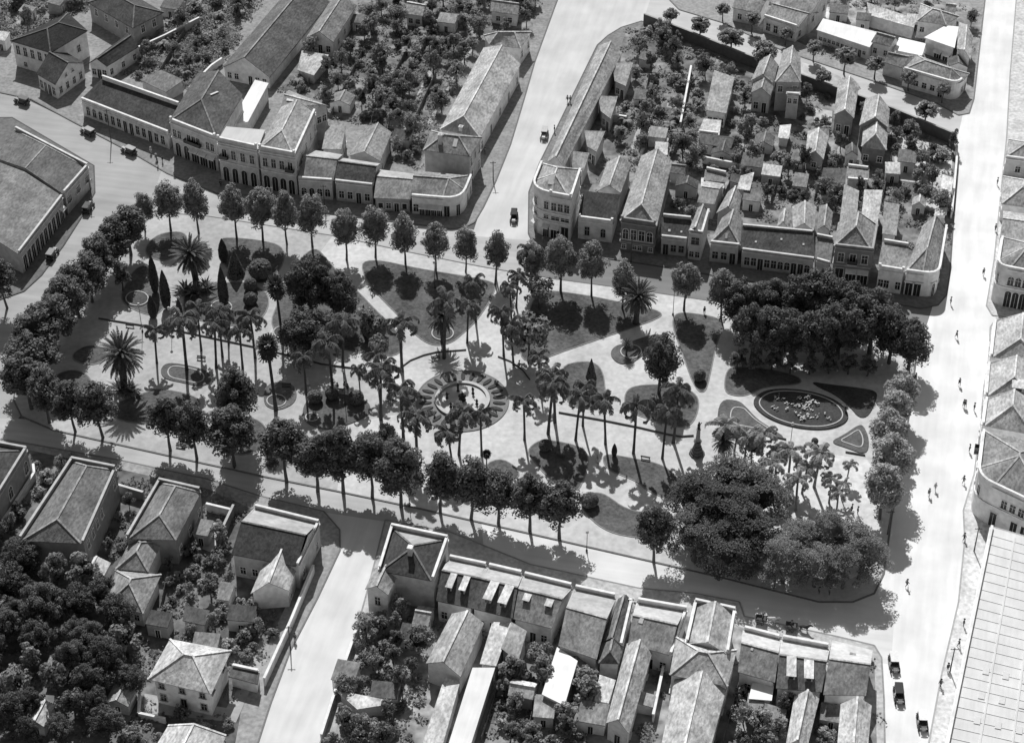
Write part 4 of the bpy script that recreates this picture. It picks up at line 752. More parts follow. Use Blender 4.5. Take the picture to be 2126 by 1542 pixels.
low_wall('low_kerb_wall', 'low kerb wall stretch beside the small right-hand wedge bed', [(1755, 940), (1796, 947)], .3)
# ---------------------------------------------------------------- plants
def leafq(b, c, nrm, s, rng, asp=.7, mi=0):
    u = nrm.cross(Vector((rng.uniform(-1, 1), rng.uniform(-1, 1), rng.uniform(-1, 1)))); 
    if u.length < 1e-3: u = Vector((1, 0, 0))
    u.normalize(); w = nrm.cross(u).normalized()
    a = u * s; d = w * s * asp
    b.poly([c - a * .6 - d, c + a * .5 - d * .8, c + a, c + a * .4 + d, c - a * .7 + d * .7], mi)
def blob_core(b, cz, rx, rz, rng, mi=0, rough=.22, seg=9, rings=6):
    i0 = len(b.v)
    for j in range(rings + 1):
        ph = math.pi * j / rings
        for k in range(seg):
            t = 2 * math.pi * k / seg; q = 1 + rng.uniform(-rough, rough)
            b.v.append((rx * q * math.sin(ph) * math.cos(t), rx * q * math.sin(ph) * math.sin(t), cz - rz * q * math.cos(ph)))
    for j in range(rings):
        for k in range(seg):
            b.f.append((i0 + j * seg + k, i0 + j * seg + (k + 1) % seg, i0 + (j + 1) * seg + (k + 1) % seg, i0 + (j + 1) * seg + k)); b.m.append(mi)
def crown(seed, rx, rz, cz, nl=34, nleaf=60, ls=.32, lob=.34, taper=.25, flat=0.0, core=.62, spread=(.55, .95)):
    rng = random.Random(seed); b = MB()
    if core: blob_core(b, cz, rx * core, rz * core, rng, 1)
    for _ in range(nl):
        while True:
            d = Vector((rng.gauss(0, 1), rng.gauss(0, 1), rng.gauss(0, 1))); d.normalize()
            if d.z > -.75: break
        k = rng.uniform(*spread); tz = d.z * k
        sc = 1 - taper * max(0, tz) if taper > 0 else 1
        c = Vector((d.x * rx * k * sc, d.y * rx * k * sc, cz + tz * rz)); r = rx * lob * rng.uniform(.65, 1.3)
        for _ in range(nleaf):
            q = Vector((rng.gauss(0, 1), rng.gauss(0, 1), rng.gauss(0, 1) + .25)); q.normalize()
            n = (q + Vector((rng.uniform(-.6, .6), rng.uniform(-.6, .6), rng.uniform(-.3, .8)))).normalized()
            leafq(b, c + Vector((q.x, q.y, q.z * (1 - flat))) * r * rng.uniform(.72, 1.08), n, ls * rng.uniform(.6, 1.35), rng)
    return b
def trunk(seed, h, r, limbs=5, top=.6, rx=2.0, lean=0.0):
    rng = random.Random(seed + 99); b = MB()
    L = Vector((lean * h, 0, 0)); P = [Vector((0, 0, -.1)), L * .3 + Vector((rng.uniform(-.1, .1), rng.uniform(-.1, .1), h * .3)), L + Vector((rng.uniform(-.2, .2), rng.uniform(-.2, .2), h))]
    b.tube(P, [r * 1.25, r, r * .55])
    for k in range(limbs):
        a = 2 * math.pi * k / limbs + rng.uniform(-.4, .4); s = P[1].lerp(P[2], rng.uniform(.2, .8))
        e = s + Vector((math.cos(a) * rx, math.sin(a) * rx, rng.uniform(.8, 1.8) * rx * top)); b.tube([s, s.lerp(e, .5) + Vector((0, 0, .2)), e], [r * .5, r * .35, r * .12], 5)
    return b
PROT = {}
def proto(kind, i, fn):
    if (kind, i) not in PROT: PROT[(kind, i)] = fn(i)
    return PROT[(kind, i)]
def mk_plane(i):     # street plane trees, 12 m nominal
    h0 = 12.2; rx = 2.45 + .2 * (i % 3)
    c = crown(100 + i, rx, 4.2, 7.5, 88, 92, .155, .29, .38, core=.68, spread=(.5, 1.02)).mesh('crown', m_leaf(.085))
    return c, trunk(100 + i, 6.5, .2, 5, .7, 1.6).mesh('trunk', M_BARK), h0
def mk_sap(i):       # small round clipped street trees, 6 m
    return crown(150 + i, 1.6, 1.7, 4.5, 34, 54, .16, .32, .1, core=.66).mesh('crown', m_leaf(.16)), trunk(150 + i, 4.0, .13, 4, .6, 1.0).mesh('trunk', M_BARK), 6.6
def mk_broad(i):     # old broad park trees, 13 m
    rx = 4.2
    return crown(200 + i, rx, 4.8, 7.4, 96, 130, .18, .25, .1, core=.68, spread=(.45, 1.05)).mesh('crown', m_leaf((.065, .08, .06, .075)[i % 4])), trunk(200 + i, 7.0, .35, 6, .5, 3.0).mesh('trunk', M_BARK), 13.0
def mk_feather(i):   # feathery layered trees
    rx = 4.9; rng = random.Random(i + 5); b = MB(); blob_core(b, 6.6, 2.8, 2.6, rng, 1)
    for _ in range(60):
        a = rng.uniform(0, 6.283); k = math.sqrt(rng.uniform(.05, 1)); z = 12.3 - 6.8 * k ** 1.6 * rng.uniform(.75, 1.1) - rng.uniform(0, 2.2); r0 = rx * k
        c = Vector((r0 * math.cos(a), r0 * math.sin(a), z)); rr = rng.uniform(.9, 1.7)
        for _ in range(140):
            t = rng.uniform(0, 6.283); q = rr * math.sqrt(rng.random())
            p = c + Vector((q * math.cos(t), q * math.sin(t), -.18 * q * q + rng.uniform(-.22, .22)))
            leafq(b, p, Vector((rng.uniform(-.7, .7), rng.uniform(-.7, .7), 1)).normalized(), rng.uniform(.1, .22), rng, .5)
    return b.mesh('crown', m_leaf((.06, .095, .065, .11)[i % 4])), trunk(300 + i, 7.0, .36, 7, .4, 3.6).mesh('trunk', M_BARK), 12.6
def mk_garden(i):    # loose garden trees, 6 m
    rx = (1.5, 1.9, 1.7, 2.1)[i % 4]
    return crown(400 + i, rx, (2.4, 1.8, 2.1)[i % 3], 3.6, 26 + 4 * (i % 3), 54, .18, .36, .1, core=.52, spread=(.35, 1.1)).mesh('crown', m_leaf((.1, .15, .2, .12, .17)[i % 5])), trunk(400 + i, 3.4, .14, 4, .6, 1.2).mesh('trunk', M_BARK), 6.0
def mk_bush(i):      # shrubs, 2 m
    return crown(500 + i, 1.05, .85, .85, 18, 46, .14, .4, 0, core=.55).mesh('crown', m_leaf((.09, .15, .22)[i % 3])), None, 2.0
def mk_banana(i):    # banana and rosette shrubs, 3 m
    rng = random.Random(600 + i); b = MB()
    for k in range(16):
        a = rng.uniform(0, 6.283); L = rng.uniform(1.3, 2.2); e = rng.uniform(.5, 1.2); pv = None
        for j in range(6):
            t = j / 5; p = Vector((math.cos(a) * L * t, math.sin(a) * L * t, 1.1 + L * e * t - 1.5 * L * t * t * .7)); w = .32 * math.sin(math.pi * min(.97, t * .9 + .08)); s = Vector((-math.sin(a), math.cos(a), 0)) * w
            if pv: b.poly([pv[0] - pv[1], pv[0] + pv[1], p + s, p - s])
            pv = (p, s)
    return b.mesh('crown', m_leaf(.16)), trunk(600 + i, 1.3, .16, 0).mesh('trunk', M_BARK), 3.0
def frond(b, o, a, L, e0, droop, rng, w=.5, n=12, hang=.6, dens=2, fat=1.5):
    prev = o; d = Vector((math.cos(a), math.sin(a), 0)); s = Vector((-math.sin(a), math.cos(a), 0)); el = e0
    for j in range(n):
        st = L / n; nx = prev + (d * math.cos(el) + Vector((0, 0, math.sin(el)))) * st; el -= droop / n * (1 + j / n)
        t = (j + .5) / n; ww = w * (math.sin(math.pi * (.12 + .82 * t)) ** .6)
        for sg in (-1, 1):
            for q in range(dens):
                p = prev.lerp(nx, (q + rng.random() * .7) / dens); tip = p + s * sg * ww * rng.uniform(.8, 1.15) + d * ww * .35 + Vector((0, 0, -hang * ww * rng.uniform(.6, 1.4)))
                wd = st / dens * fat; dd = (nx - prev).normalized() * wd
                b.poly([p - dd * .5, p + dd * .5, tip + dd * .45, tip - dd * .45])
        b.poly([prev - s * .035, prev + s * .035, nx + s * .025, nx - s * .025]); prev = nx
def mk_jeriva(i):    # slim feather palms, 11 m nominal
    rng = random.Random(700 + i); b = MB(); o = Vector((.25, 0, 9.2))
    n = 10 + i % 3
    for k in range(n): frond(b, o, k * 2.39996 + rng.uniform(-.3, .3), rng.uniform(3.6, 4.5), .0 + 1.25 * (k + .5) / n, rng.uniform(2.0, 2.7), rng, .5, 12, 1.0, 4, 1.7)
    for k in range(60):
        q = Vector((rng.gauss(0, .2), rng.gauss(0, .2), rng.gauss(0, .25))); leafq(b, o + q, Vector((rng.gauss(0, 1), rng.gauss(0, 1), rng.gauss(0, 1) + .3)).normalized(), .22, rng)
    t = MB(); t.tube([(0, 0, -.1), (.02, 0, 2), (.1, .03, 5.5), (.25, 0, 9.3)], [.27, .2, .2, .15], 8); t.tube([(.25, 0, 8.6), (.25, 0, 9.5)], [.17, .06], 7)
    return b.mesh('crown', m_leaf(.1)), t.mesh('trunk', mat('palm_bark', .07, .25, 3)), 10.6
def mk_date(i):      # stout canary palms, nominal apparent height 12 m
    rng = random.Random(800 + i); b = MB(); o = Vector((0, 0, 6.6))
    for k in range(110): frond(b, o + Vector((0, 0, rng.uniform(-.4, .4))), k * 2.39996, rng.uniform(3.5, 4.2), 1.45 - 2.35 * (k / 110) ** .9, rng.uniform(.35, .85), rng, .26, 11, .2, 5, 1.0)
    t = MB(); t.tube([(0, 0, -.1), (0, 0, 1), (0, 0, 6.2), (0, 0, 7.0)], [.7, .55, .52, .65], 12)
    return b.mesh('crown', m_leaf(.06)), t.mesh('trunk', mat('palm_bark', .06, .4, 3)), 11.6
def mk_fan(i):       # tall fan palms with a shaggy skirt, 13 m
    rng = random.Random(900 + i); b = MB()
    for k in range(64):
        a = k * 2.39996; t = k / 64; e = 1.25 - 2.6 * t; L = rng.uniform(1.2, 1.7) * (1 if t < .7 else .8); o = Vector((0, 0, 11.4 - 2.4 * max(0, t - .45)))
        d = Vector((math.cos(a) * math.cos(e), math.sin(a) * math.cos(e), math.sin(e))); c = o + d * L * .55; s = d.cross(Vector((0, 0, 1))).normalized(); u = s.cross(d)
        P = []
        for q in range(8):
            an = -1.9 + 3.8 * q / 7; tip = c + d * L * .7 * math.cos(an) + s * L * .62 * math.sin(an) - u * .25 * abs(math.sin(an)); b.poly([c - s * .05, c + s * .05, tip + s * .1, tip - s * .1])
            P.append(tip)
        b.poly([c] + [c.lerp(p, .62) for p in P])
    t = MB(); t.tube([(0, 0, -.1), (0, 0, 2), (.05, 0, 6), (0, 0, 11.2)], [.34, .24, .22, .18], 9)
    return b.mesh('crown', m_leaf(.05)), t.mesh('trunk', mat('palm_bark', .06, .3, 3)), 13.0
def mk_cyp(i):       # clipped cypresses, 6 m
    rng = random.Random(1000 + i); b = MB()
    def rad(t): return .92 * math.sin(math.pi * min(1, .14 + t * .86)) ** .7 * (1 - .25 * t)
    for k in range(2600):
        t = rng.random(); a = rng.uniform(0, 6.283); r = rad(t) * rng.uniform(.8, 1.05); p = Vector((r * math.cos(a), r * math.sin(a), .3 + 5.6 * t)); leafq(b, p, Vector((math.cos(a), math.sin(a), rng.uniform(-.2, .9))).normalized(), rng.uniform(.07, .17), rng)
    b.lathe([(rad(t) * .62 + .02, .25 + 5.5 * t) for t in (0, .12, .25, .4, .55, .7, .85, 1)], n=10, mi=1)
    return b.mesh('crown', m_leaf(.05)), trunk(1000 + i, .5, .12, 0).mesh('trunk', M_BARK), 6.0
def mk_cone(i):
    rng = random.Random(1100 + i); b = MB()
    for k in range(1100):
        t = rng.random() ** 1.4; a = rng.uniform(0, 6.283); r = 1.4 * (1 - t) ** .75 * rng.uniform(.85, 1.05); leafq(b, Vector((r * math.cos(a), r * math.sin(a), .1 + 4.2 * t)), Vector((math.cos(a), math.sin(a), .5)).normalized(), rng.uniform(.1, .22), rng)
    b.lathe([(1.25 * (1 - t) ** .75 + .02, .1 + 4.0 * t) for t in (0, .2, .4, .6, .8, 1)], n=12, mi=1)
    return b.mesh('crown', m_leaf(.09)), None, 4.3
def mk_ball(i):
    rng = random.Random(1200 + i); b = MB()
    for k in range(1300):
        q = Vector((rng.gauss(0, 1), rng.gauss(0, 1), rng.gauss(0, 1))).normalized(); q.z = max(q.z, -.7); leafq(b, Vector((0, 0, .95)) + q * rng.uniform(.93, 1.04), (q + Vector((rng.uniform(-.4, .4), rng.uniform(-.4, .4), .2))).normalized(), rng.uniform(.07, .15), rng)
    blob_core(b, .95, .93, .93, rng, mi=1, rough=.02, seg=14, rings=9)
    return b.mesh('crown', m_leaf(.085)), None, 1.95
def mk_agave(i):
    rng = random.Random(1300 + i); b = MB()
    for k in range(40):
        a = k * 2.4; L = rng.uniform(1.3, 2.4); e = rng.uniform(.15, 1.3); d = Vector((math.cos(a) * math.cos(e), math.sin(a) * math.cos(e), math.sin(e))); s = Vector((-math.sin(a), math.cos(a), 0)) * .14
        m = d * L * .5 + Vector((0, 0, .15)); b.poly([-s * .6, s * .6, m + s, m - s]); b.poly([m - s, m + s, d * L - Vector((0, 0, .15 * L))])
    return b.mesh('crown', m_leaf(.11)), None, 2.2
def mk_pale(i):
    c, t, h = mk_plane(i + 20); c.materials.clear()
    for m in m_leaf(.26): c.materials.append(m)
    return c, t, h
def mk_mid(i):
    c, t, h = mk_plane(i + 40); c.materials.clear()
    for m in m_leaf(.17): c.materials.append(m)
    return c, t, h
def mk_jveil(i):  # bright veil over these palms painted as paler leaf and bark
    c, t, h = mk_jeriva(i + 30); c.materials.clear()
    for m in m_leaf(.2): c.materials.append(m)
    t.materials.clear(); t.materials.append(mat('palm_bark', .2, .25, 3)); return c, t, h
def mk_feath2(i):
    c, t, h = mk_feather(i + 12); c.materials.clear()
    for m in m_leaf(.13): c.materials.append(m)
    return c, t, h
MK = {'plane': (mk_plane, 9), 'feath2': (mk_feath2, 4), 'jveil': (mk_jveil, 4), 'mid': (mk_mid, 7), 'pale': (mk_pale, 3), 'sap': (mk_sap, 3), 'broad': (mk_broad, 4), 'feather': (mk_feather, 4), 'garden': (mk_garden, 10), 'bush': (mk_bush, 6), 'banana': (mk_banana, 3), 'jeriva': (mk_jeriva, 6), 'date': (mk_date, 3), 'fan': (mk_fan, 2), 'cyp': (mk_cyp, 3), 'cone': (mk_cone, 2), 'ball': (mk_ball, 2), 'agave': (mk_agave, 2)}
NAMES = {'plane': ('plane_tree', 'tree'), 'pale': ('plane_tree', 'tree'), 'jveil': ('feather_palm', 'palm'), 'mid': ('plane_tree', 'tree'), 'sap': ('street_tree', 'tree'), 'broad': ('broad_tree', 'tree'), 'feather': ('feathery_tree', 'tree'), 'feath2': ('feathery_tree', 'tree'), 'garden': ('garden_tree', 'tree'), 'bush': ('shrub', 'shrub'), 'banana': ('rosette_shrub', 'shrub'), 'jeriva': ('feather_palm', 'palm'), 'date': ('date_palm', 'palm'), 'fan': ('fan_palm', 'palm'), 'cyp': ('cypress', 'tree'), 'cone': ('cone_shrub', 'shrub'), 'ball': ('ball_shrub', 'shrub'), 'agave': ('agave', 'plant')}
PR = random.Random(4)
def plant(kind, loc, h, label, group=None, wide=1.0, v=None, z=.15):
    fn, n = MK[kind]; c, t, h0 = proto(kind, PR.randrange(n) if v is None else v % n, fn); s = h / h0
    nm, cat = NAMES[kind]
    e = thing(nm, label, cat, (loc.x, loc.y, z), PR.uniform(0, 6.283), group, (s * wide * PR.uniform(.87, 1.13), s * wide * PR.uniform(.87, 1.13), s * PR.uniform(.95, 1.05)))
    if kind not in ('ball', 'cyp', 'cone', 'bush', 'agave'): e.rotation_euler[0] = PR.gauss(0, .03); e.rotation_euler[1] = PR.gauss(0, .03)
    link('crown', c, e)
    if t: link('trunk', t, e)
    return e
def row(kind, L, phrase, group, hf=1.0, wide=1.0):
    for i, (bx, by, ty) in enumerate(L):
        plant(kind, G(bx, by), hgt(bx, by, ty) * hf, phrase % ORD[i], group, wide, i)
row('mid', [(302, 482, 398), (355, 480, 376), (413, 486, 374), (492, 498, 386), (546, 502, 390), (596, 508, 400), (649, 514, 408), (720, 541, 432), (780, 536, 431), (842, 550, 441), (905, 563, 464), (967, 566, 473), (1030, 582, 478), (1112, 600, 500), (1164, 606, 495), (1228, 616, 508), (1292, 642, 540), (1420, 646, 536), (1497, 661, 550)],
    'leafy plane tree, %s from the left in the row along the upper kerb', 'plane trees along the upper kerb')
row('plane', [(272, 530, 425), (246, 560, 455), (215, 590, 488), (192, 628, 520), (165, 660, 550), (142, 695, 580), (118, 728, 612), (92, 765, 645), (78, 802, 690), (66, 850, 735)],
    'dense dark plane tree, %s from the top of the left-hand row', 'plane trees along the left side of the plaza', 1.0, 1.42)
row('plane', [(103, 878, 760), (157, 898, 795), (214, 910, 795), (354, 936, 815), (409, 954, 835), (487, 968, 842), (500, 905, 765), (595, 1000, 872), (660, 1020, 896), (713, 1024, 892), (773, 1032, 905), (833, 1052, 917), (914, 1064, 942), (978, 1078, 952), (1035, 1088, 975), (1100, 1102, 982), (1161, 1117, 998), (1357, 1167, 1052)],
    'round-headed plane tree, %s from the left in the row along the lower kerb', 'plane trees along the lower kerb', 1.0, 1.15)
row('pale', [(1862, 868, 770), (1850, 905, 808), (1842, 952, 858), (1838, 1012, 902), (1826, 1078, 965)], 'bright-topped plane tree, %s from the top in the right-hand row', 'plane trees along the right side of the plaza', 1.0, 1.2)
row('broad', [(1540, 690, 590), (1592, 672, 575), (1650, 676, 578), (1706, 682, 572), (1762, 700, 592), (1560, 745, 640), (1618, 748, 640), (1680, 752, 645), (1738, 745, 632), (1805, 735, 610), (1845, 755, 650), (1885, 770, 672)],
    'great dark spreading tree, %s counted from the left in the upper right grove', 'broad trees of the upper right grove', 1.0, 1.05)
row('feather', [(1442, 1100, 985), (1512, 1058, 948), (1490, 1125, 1000), (1562, 1092, 975), (1548, 1158, 1045), (1440, 1165, 1055), (1500, 1185, 1080)],
    'huge dark feathery-leaved tree, %s planted in the tall left clump of the lower right grove', 'tall clump of the lower right grove', 1.0, 1.05)
row('feath2', [(1655, 1172, 1085), (1710, 1160, 1062), (1755, 1172, 1075), (1783, 1202, 1105), (1690, 1218, 1128), (1748, 1222, 1132), (1625, 1210, 1108)],
    'paler feathery-leaved tree, %s planted in the low right clump of the lower right grove', 'low clump of the lower right grove', 1.0, .98)
for bx, by, ty, k, lb in [(648, 664, 540, 'broad', 'large lacy tree in the middle of the left lawn, with bright top leaves'), (702, 668, 572, 'broad', 'lacy tree just right of the large one on the left lawn'), (1368, 818, 698, 'broad', 'dark pointed evergreen tree above the right promenade'), (640, 735, 650, 'broad', 'low dark spreading tree in the shade below the lacy lawn trees'), (768, 700, 645, 'garden', 'round bushy tree left of the big triangular lawn'), (792, 745, 695, 'garden', 'dense rounded tree beside the curved kerb wall'), (1120, 640, 575, 'garden', 'dark small tree at the corner of the right-hand lawn'), (1097, 750, 660, 'garden', 'dark bushy tree at the left tip of the right-hand lawn'), (800, 930, 885, 'garden', 'dark small tree behind the lower plane trees'), (15, 640, 530, 'plane', 'shadowy tree in front of the pale-roofed depot'), (255, 605, 550, 'garden', 'pale loose tree behind the left-hand plane trees'), (1560, 960, 905, 'garden', 'dark wide tree among the palms above the lower right grove')]:
    h_ = hgt(bx, by, ty); plant(k, G(bx, by), h_, lb, None, .8 if lb.startswith('dark pointed') else (1.5 if 'spreading tree in the shade' in lb else 1.0))
for kind, L, ph, gr in [
    ('jeriva', [(326, 755, 676), (388, 769, 645), (418, 728, 632), (449, 765, 660), (475, 716, 640), (504, 766, 672), (530, 744, 640), (462, 742, 640), (636, 820, 730), (691, 808, 690), (712, 762, 655), (749, 828, 760), (785, 800, 720), (791, 872, 748), (835, 772, 655)],
     'slim feather palm, %s from the left along the left promenade', 'feather palms of the left promenade'),
    ('jeriva', [(922, 745, 615), (970, 713, 620), (988, 669, 575), (1028, 592, 515), (1062, 668, 585), (1046, 740, 638), (1066, 758, 660), (1103, 602, 505), (1072, 640, 560), (1121, 808, 730)],
     'slim feather palm, %s from the left on the path above the fountain', 'feather palms above the fountain'),
    ('jeriva', [(838, 921, 803), (867, 968, 850), (953, 945, 840), (940, 970, 880), (1000, 946, 850)],
     'slim feather palm, %s from the left between fountain and lower plane trees', 'feather palms below the fountain'),
    ('jeriva', [(1089, 914, 826), (1138, 902, 785), (1152, 878, 765), (1195, 915, 808), (1210, 885, 790), (1257, 923, 815), (1315, 942, 820), (1375, 953, 845), (1398, 920, 800)],
     'slim feather palm, %s from the left along the right promenade', 'feather palms of the right promenade'),
    ('jeriva', [(1500, 955, 868), (1524, 944, 885), (1580, 968, 890), (1598, 1025, 955), (1636, 995, 925), (1652, 1060, 985), (1690, 1012, 928), (1721, 1045, 980), (1747, 1038, 1000), (1757, 1002, 960), (1610, 985, 930), (1545, 965, 900), (1735, 1075, 1015), (1665, 1025, 965)],
     'short feather palm, %s from the left on the white gravel court', 'feather palms of the gravel court')]:
    L = sorted(L)
    for i, (bx, by, ty) in enumerate(L): plant('jveil' if 'gravel' in gr else 'jeriva', G(bx, by), hgt(bx, by, ty), ph % ORD[i], gr, 1.3 if 'gravel' in gr else 1.0, i)
for bx, by, ty, lb, w in [(258, 806, 680, 'stout date palm at the left end of the promenade, leaves like a star', 1.0), (408, 588, 482, 'stout date palm on the upper left lawn above the agaves', 1.0), (1320, 672, 575, 'stout date palm at the right tip of the right-hand lawn', 1.0), (920, 712, 618, 'dark full date palm in the round bed of the triangular lawn', .8), (1500, 965, 880, 'dark clump palm right of the monument', .7), (1300, 738, 700, 'spiky low palm in the round ringed bed', .8)]:
    plant('date', G(bx, by), hgt(bx, by, ty), lb, None, w)
plant('fan', G(573, 852), hgt(573, 852, 695), 'tall shaggy fan palm standing in the rounded lawn bed'); plant('fan', G(587, 712), hgt(587, 712, 572), 'tall shaggy fan palm left of the lacy lawn trees')
plant('fan', G(1010, 985), hgt(1010, 985, 938), 'small dark fan palm behind the lower plane trees', None, 1.2)
for i, (bx, by, ty) in enumerate([(318, 660, 612), (323, 608, 528), (347, 642, 562), (375, 667, 620), (467, 642, 558), (465, 545, 495), (1275, 948, 922)]):
    plant('cyp', G(bx, by), hgt(bx, by, ty), ['squat dark cypress, lowest on the left lawn', 'slim dark cypress, uppermost on the left lawn', 'tall dark cypress beside the bright path', 'small cypress just right of the bright path', 'dark cypress on the lawn with the agaves', 'dark cypress at the left edge of the shaded upper lawn', 'dark little cypress on the lower bed near the monument'][i], None, (1.2, .72, .72, .9, .7, 1.0, 1.3)[i])
plant('cone', G(490, 572), hgt(490, 572, 524), 'pale cone-shaped shrub on the shaded upper lawn'); plant('cone', G(757, 680), hgt(757, 680, 637), 'thin cone shrub at the path of the left lawn', None, .6); plant('cone', G(1227, 785), hgt(1227, 785, 745), 'small fir-like cone shrub on the lawn left of the dark evergreen', None, .7)
for bx, by, r, lb in [(542, 576, 22, 'largest clipped ball shrub, on the shaded upper lawn'), (521, 604, 15, 'clipped ball shrub, upper of a touching pair'), (521, 633, 15, 'clipped ball shrub, lower of a touching pair'), (780, 700, 27, 'big round clipped shrub left of the triangular lawn'), (1452, 790, 13, 'dark egg-shaped clipped shrub at the tip of the funnel lawn'), (1421, 822, 12, 'black ball shrub in the right promenade lawn'), (1132, 935, 12, 'ball shrub in the shaded bed below the fountain'), (1224, 1050, 15, 'dark round shrub on the lowest curved lawn'), (1604, 905, 7, 'small dark ball shrub on the low kerb wall'), (1691, 922, 7, 'small dark ball shrub standing below the oval parterre'), (655, 835, 13, 'ball shrub in the egg-shaped shady bed'), (690, 828, 14, 'twin ball shrub in the egg-shaped shady bed'), (740, 838, 15, 'right-hand ball shrub in the egg-shaped shady bed')]:
    g_ = G(bx, by); s = r / 10.3; e = plant('ball', g_, 1.95 * s, lb, None, 1.0, None, .15)
for bx, by, lb in [(405, 612, 'pale spiky agave under the upper left date palm'), (428, 600, 'spiky agave right of the upper left date palm'), (386, 606, 'spiky agave left of the upper left date palm'), (250, 812, 'spiky agave at the foot of the left promenade date palm'), (272, 815, 'spreading agave beside the left promenade date palm')]: plant('agave', G(bx, by), 3.4, lb)
for i, (bx, by) in enumerate([(1530, 768), (1566, 772), (1602, 770), (1640, 776), (1680, 778), (1720, 776), (1760, 778), (1800, 782)]): plant('garden', G(bx, by), 4.6, 'bush added as shade filler, %s from the left beneath the upper right grove' % ORD[i], 'added shade-filling bushes beneath the upper right grove', 1.5, 0)  # bushes added to darken the ground under the grove
# street trees of the diagonal road
row('sap', [(1391, 62, 20), (1452, 88, 38), (1515, 118, 60), (1583, 150, 84), (1708, 190, 145), (1918, 265, 210)], 'round clipped street tree, %s from the left on the garden-wall side of the diagonal road', 'street trees on the garden-wall side', 1.0, 1.45)
row('sap', [(1500, 45, 8), (1560, 70, 26), (1630, 95, 58), (1688, 128, 85), (1752, 155, 98), (1815, 165, 120), (1885, 190, 148), (1955, 215, 172)], 'round clipped street tree, %s from the left before the diagonal houses', 'street trees before the diagonal houses', 1.0, 1.4)
# gardens
DIRS = [('right of', 1, 0), ('behind', 0, 1), ('left of', -1, 0), ('in front of', 0, -1)]
SEEN = {}
def garden_label(p, word):
    c, sh = min(LAND, key=lambda q: (q[0] - p).length); d = (p - c)
    s = 'right of' if d.x > abs(d.y) else 'left of' if -d.x > abs(d.y) else 'behind' if d.y > 0 else 'in front of'
    k = (word, s, sh); SEEN[k] = SEEN.get(k, 0) + 1
    return (word, s, sh, SEEN[k])
def in_foot(x, y, m=.6):
    for F in FOOT:
        xs = [p[0] for p in F]; ys = [p[1] for p in F]
        if x < min(xs) - m or x > max(xs) + m or y < min(ys) - m or y > max(ys) + m: continue
        for dx, dy in ((0, 0), (m, 0), (-m, 0), (0, m), (0, -m)):
            if inside(x + dx, y + dy, F): return True
    return False
ZONES = [ # polygon (pixels), count, kinds, size range, label words
 ([(690, 30), (1125, -40), (1105, 62), (1000, 75), (905, 270), (870, 345), (800, 330), (775, 262), (700, 245), (600, 180), (655, 110)], 125, 'ggggbbbn', (3.4, 7.2)),
 ([(230, 150), (330, 60), (400, -30), (540, -30), (470, 110), (420, 185), (330, 172)], 40, 'ggbbbn', (2.5, 5.8)),
 ([(-30, -40), (180, -40), (170, 30), (110, 60), (20, 85), (-30, 110)], 14, 'gggb', (4.5, 8)),
 ([(1340, 62), (1530, 140), (1700, 196), (1845, 255), (1978, 310), (1970, 350), (1950, 470), (1880, 450), (1700, 440), (1560, 440), (1440, 455), (1400, 440), (1300, 330), (1230, 340), (1225, 300), (1290, 200), (1300, 100)], 135, 'ggggbbbn', (3.2, 7.0)),
 ([(1560, -40), (1760, -40), (2035, 30), (2025, 60), (1850, 40), (1720, -5)], 14, 'ggb', (3, 6)),
 ([(-40, 1170), (110, 1165), (215, 1255), (300, 1290), (285, 1420), (260, 1542), (-40, 1560)], 46, 'GGGGg', (6, 10)),
 ([(330, 1200), (440, 1050), (470, 1170), (530, 1240), (575, 1300), (540, 1400), (480, 1390), (330, 1290)], 30, 'ggbbb', (2.5, 6)),
 ([(200, 1130), (260, 1030), (250, 1000), (330, 1130), (230, 1170)], 8, 'bbg', (2, 4)),
 ([(60, 960), (140, 960), (20, 1120), (-40, 1130)], 7, 'gb', (3, 5)),
 ([(250, 1430), (310, 1440), (480, 1500), (450, 1560), (250, 1560)], 8, 'bbg', (2, 4)),
 ([(760, 1260), (830, 1230), (900, 1262), (880, 1340), (840, 1440), (815, 1560), (680, 1560), (740, 1340)], 36, 'ggggb', (3.5, 7)),
 ([(1040, 1390), (1100, 1375), (1170, 1400), (1200, 1330), (1235, 1380), (1200, 1560), (1050, 1560)], 26, 'gggb', (3.5, 6.5)),
 ([(1540, 1440), (1650, 1450), (1630, 1560), (1530, 1560)], 9, 'ggb', (3, 5.5)),
 ([(1700, 1455), (1745, 1450), (1735, 1560), (1690, 1560)], 4, 'gb', (2.5, 4))]
GR = random.Random(11); found = []
for poly, cnt, kinds, (h0, h1) in ZONES:
    P = [(p.x, p.y) for p in gp(poly)]; xs = [p[0] for p in P]; ys = [p[1] for p in P]; placed = []; tries = 0
    while len(placed) < cnt and tries < 4000:
        tries += 1; x, y = GR.uniform(min(xs), max(xs)), GR.uniform(min(ys), max(ys))
        if not inside(x, y, P) or in_foot(x, y, 1.0): continue
        k = GR.choice(kinds); h = GR.uniform(h0, h1)
        if k == 'b': h = GR.uniform(1.4, 2.8)
        if k == 'n': h = GR.uniform(2.4, 3.6)
        rr = h * (.42 if k in 'gG' else .62)
        if any(math.hypot(x - a, y - b) < (rr + c) * .66 for a, b, c in placed): continue
        placed.append((x, y, rr)); found.append((Vector((x, y, 0)), k, h))
KW = {'g': ('garden', ['bushy garden tree', 'leafy garden tree']), 'G': ('broad', ['big dark garden tree', 'spreading garden tree']), 'b': ('bush', ['low shrub', 'round shrub']), 'n': ('banana', ['pale rosette shrub', 'broad-leaved rosette shrub'])}
lab = []
for p, k, h in found:
    kind, words = KW[k]; w = ('tall ' if k == 'g' and h > 5.4 else 'small ' if k == 'g' and h < 4.2 else '') + words[0]
    lab.append(garden_label(p, w))
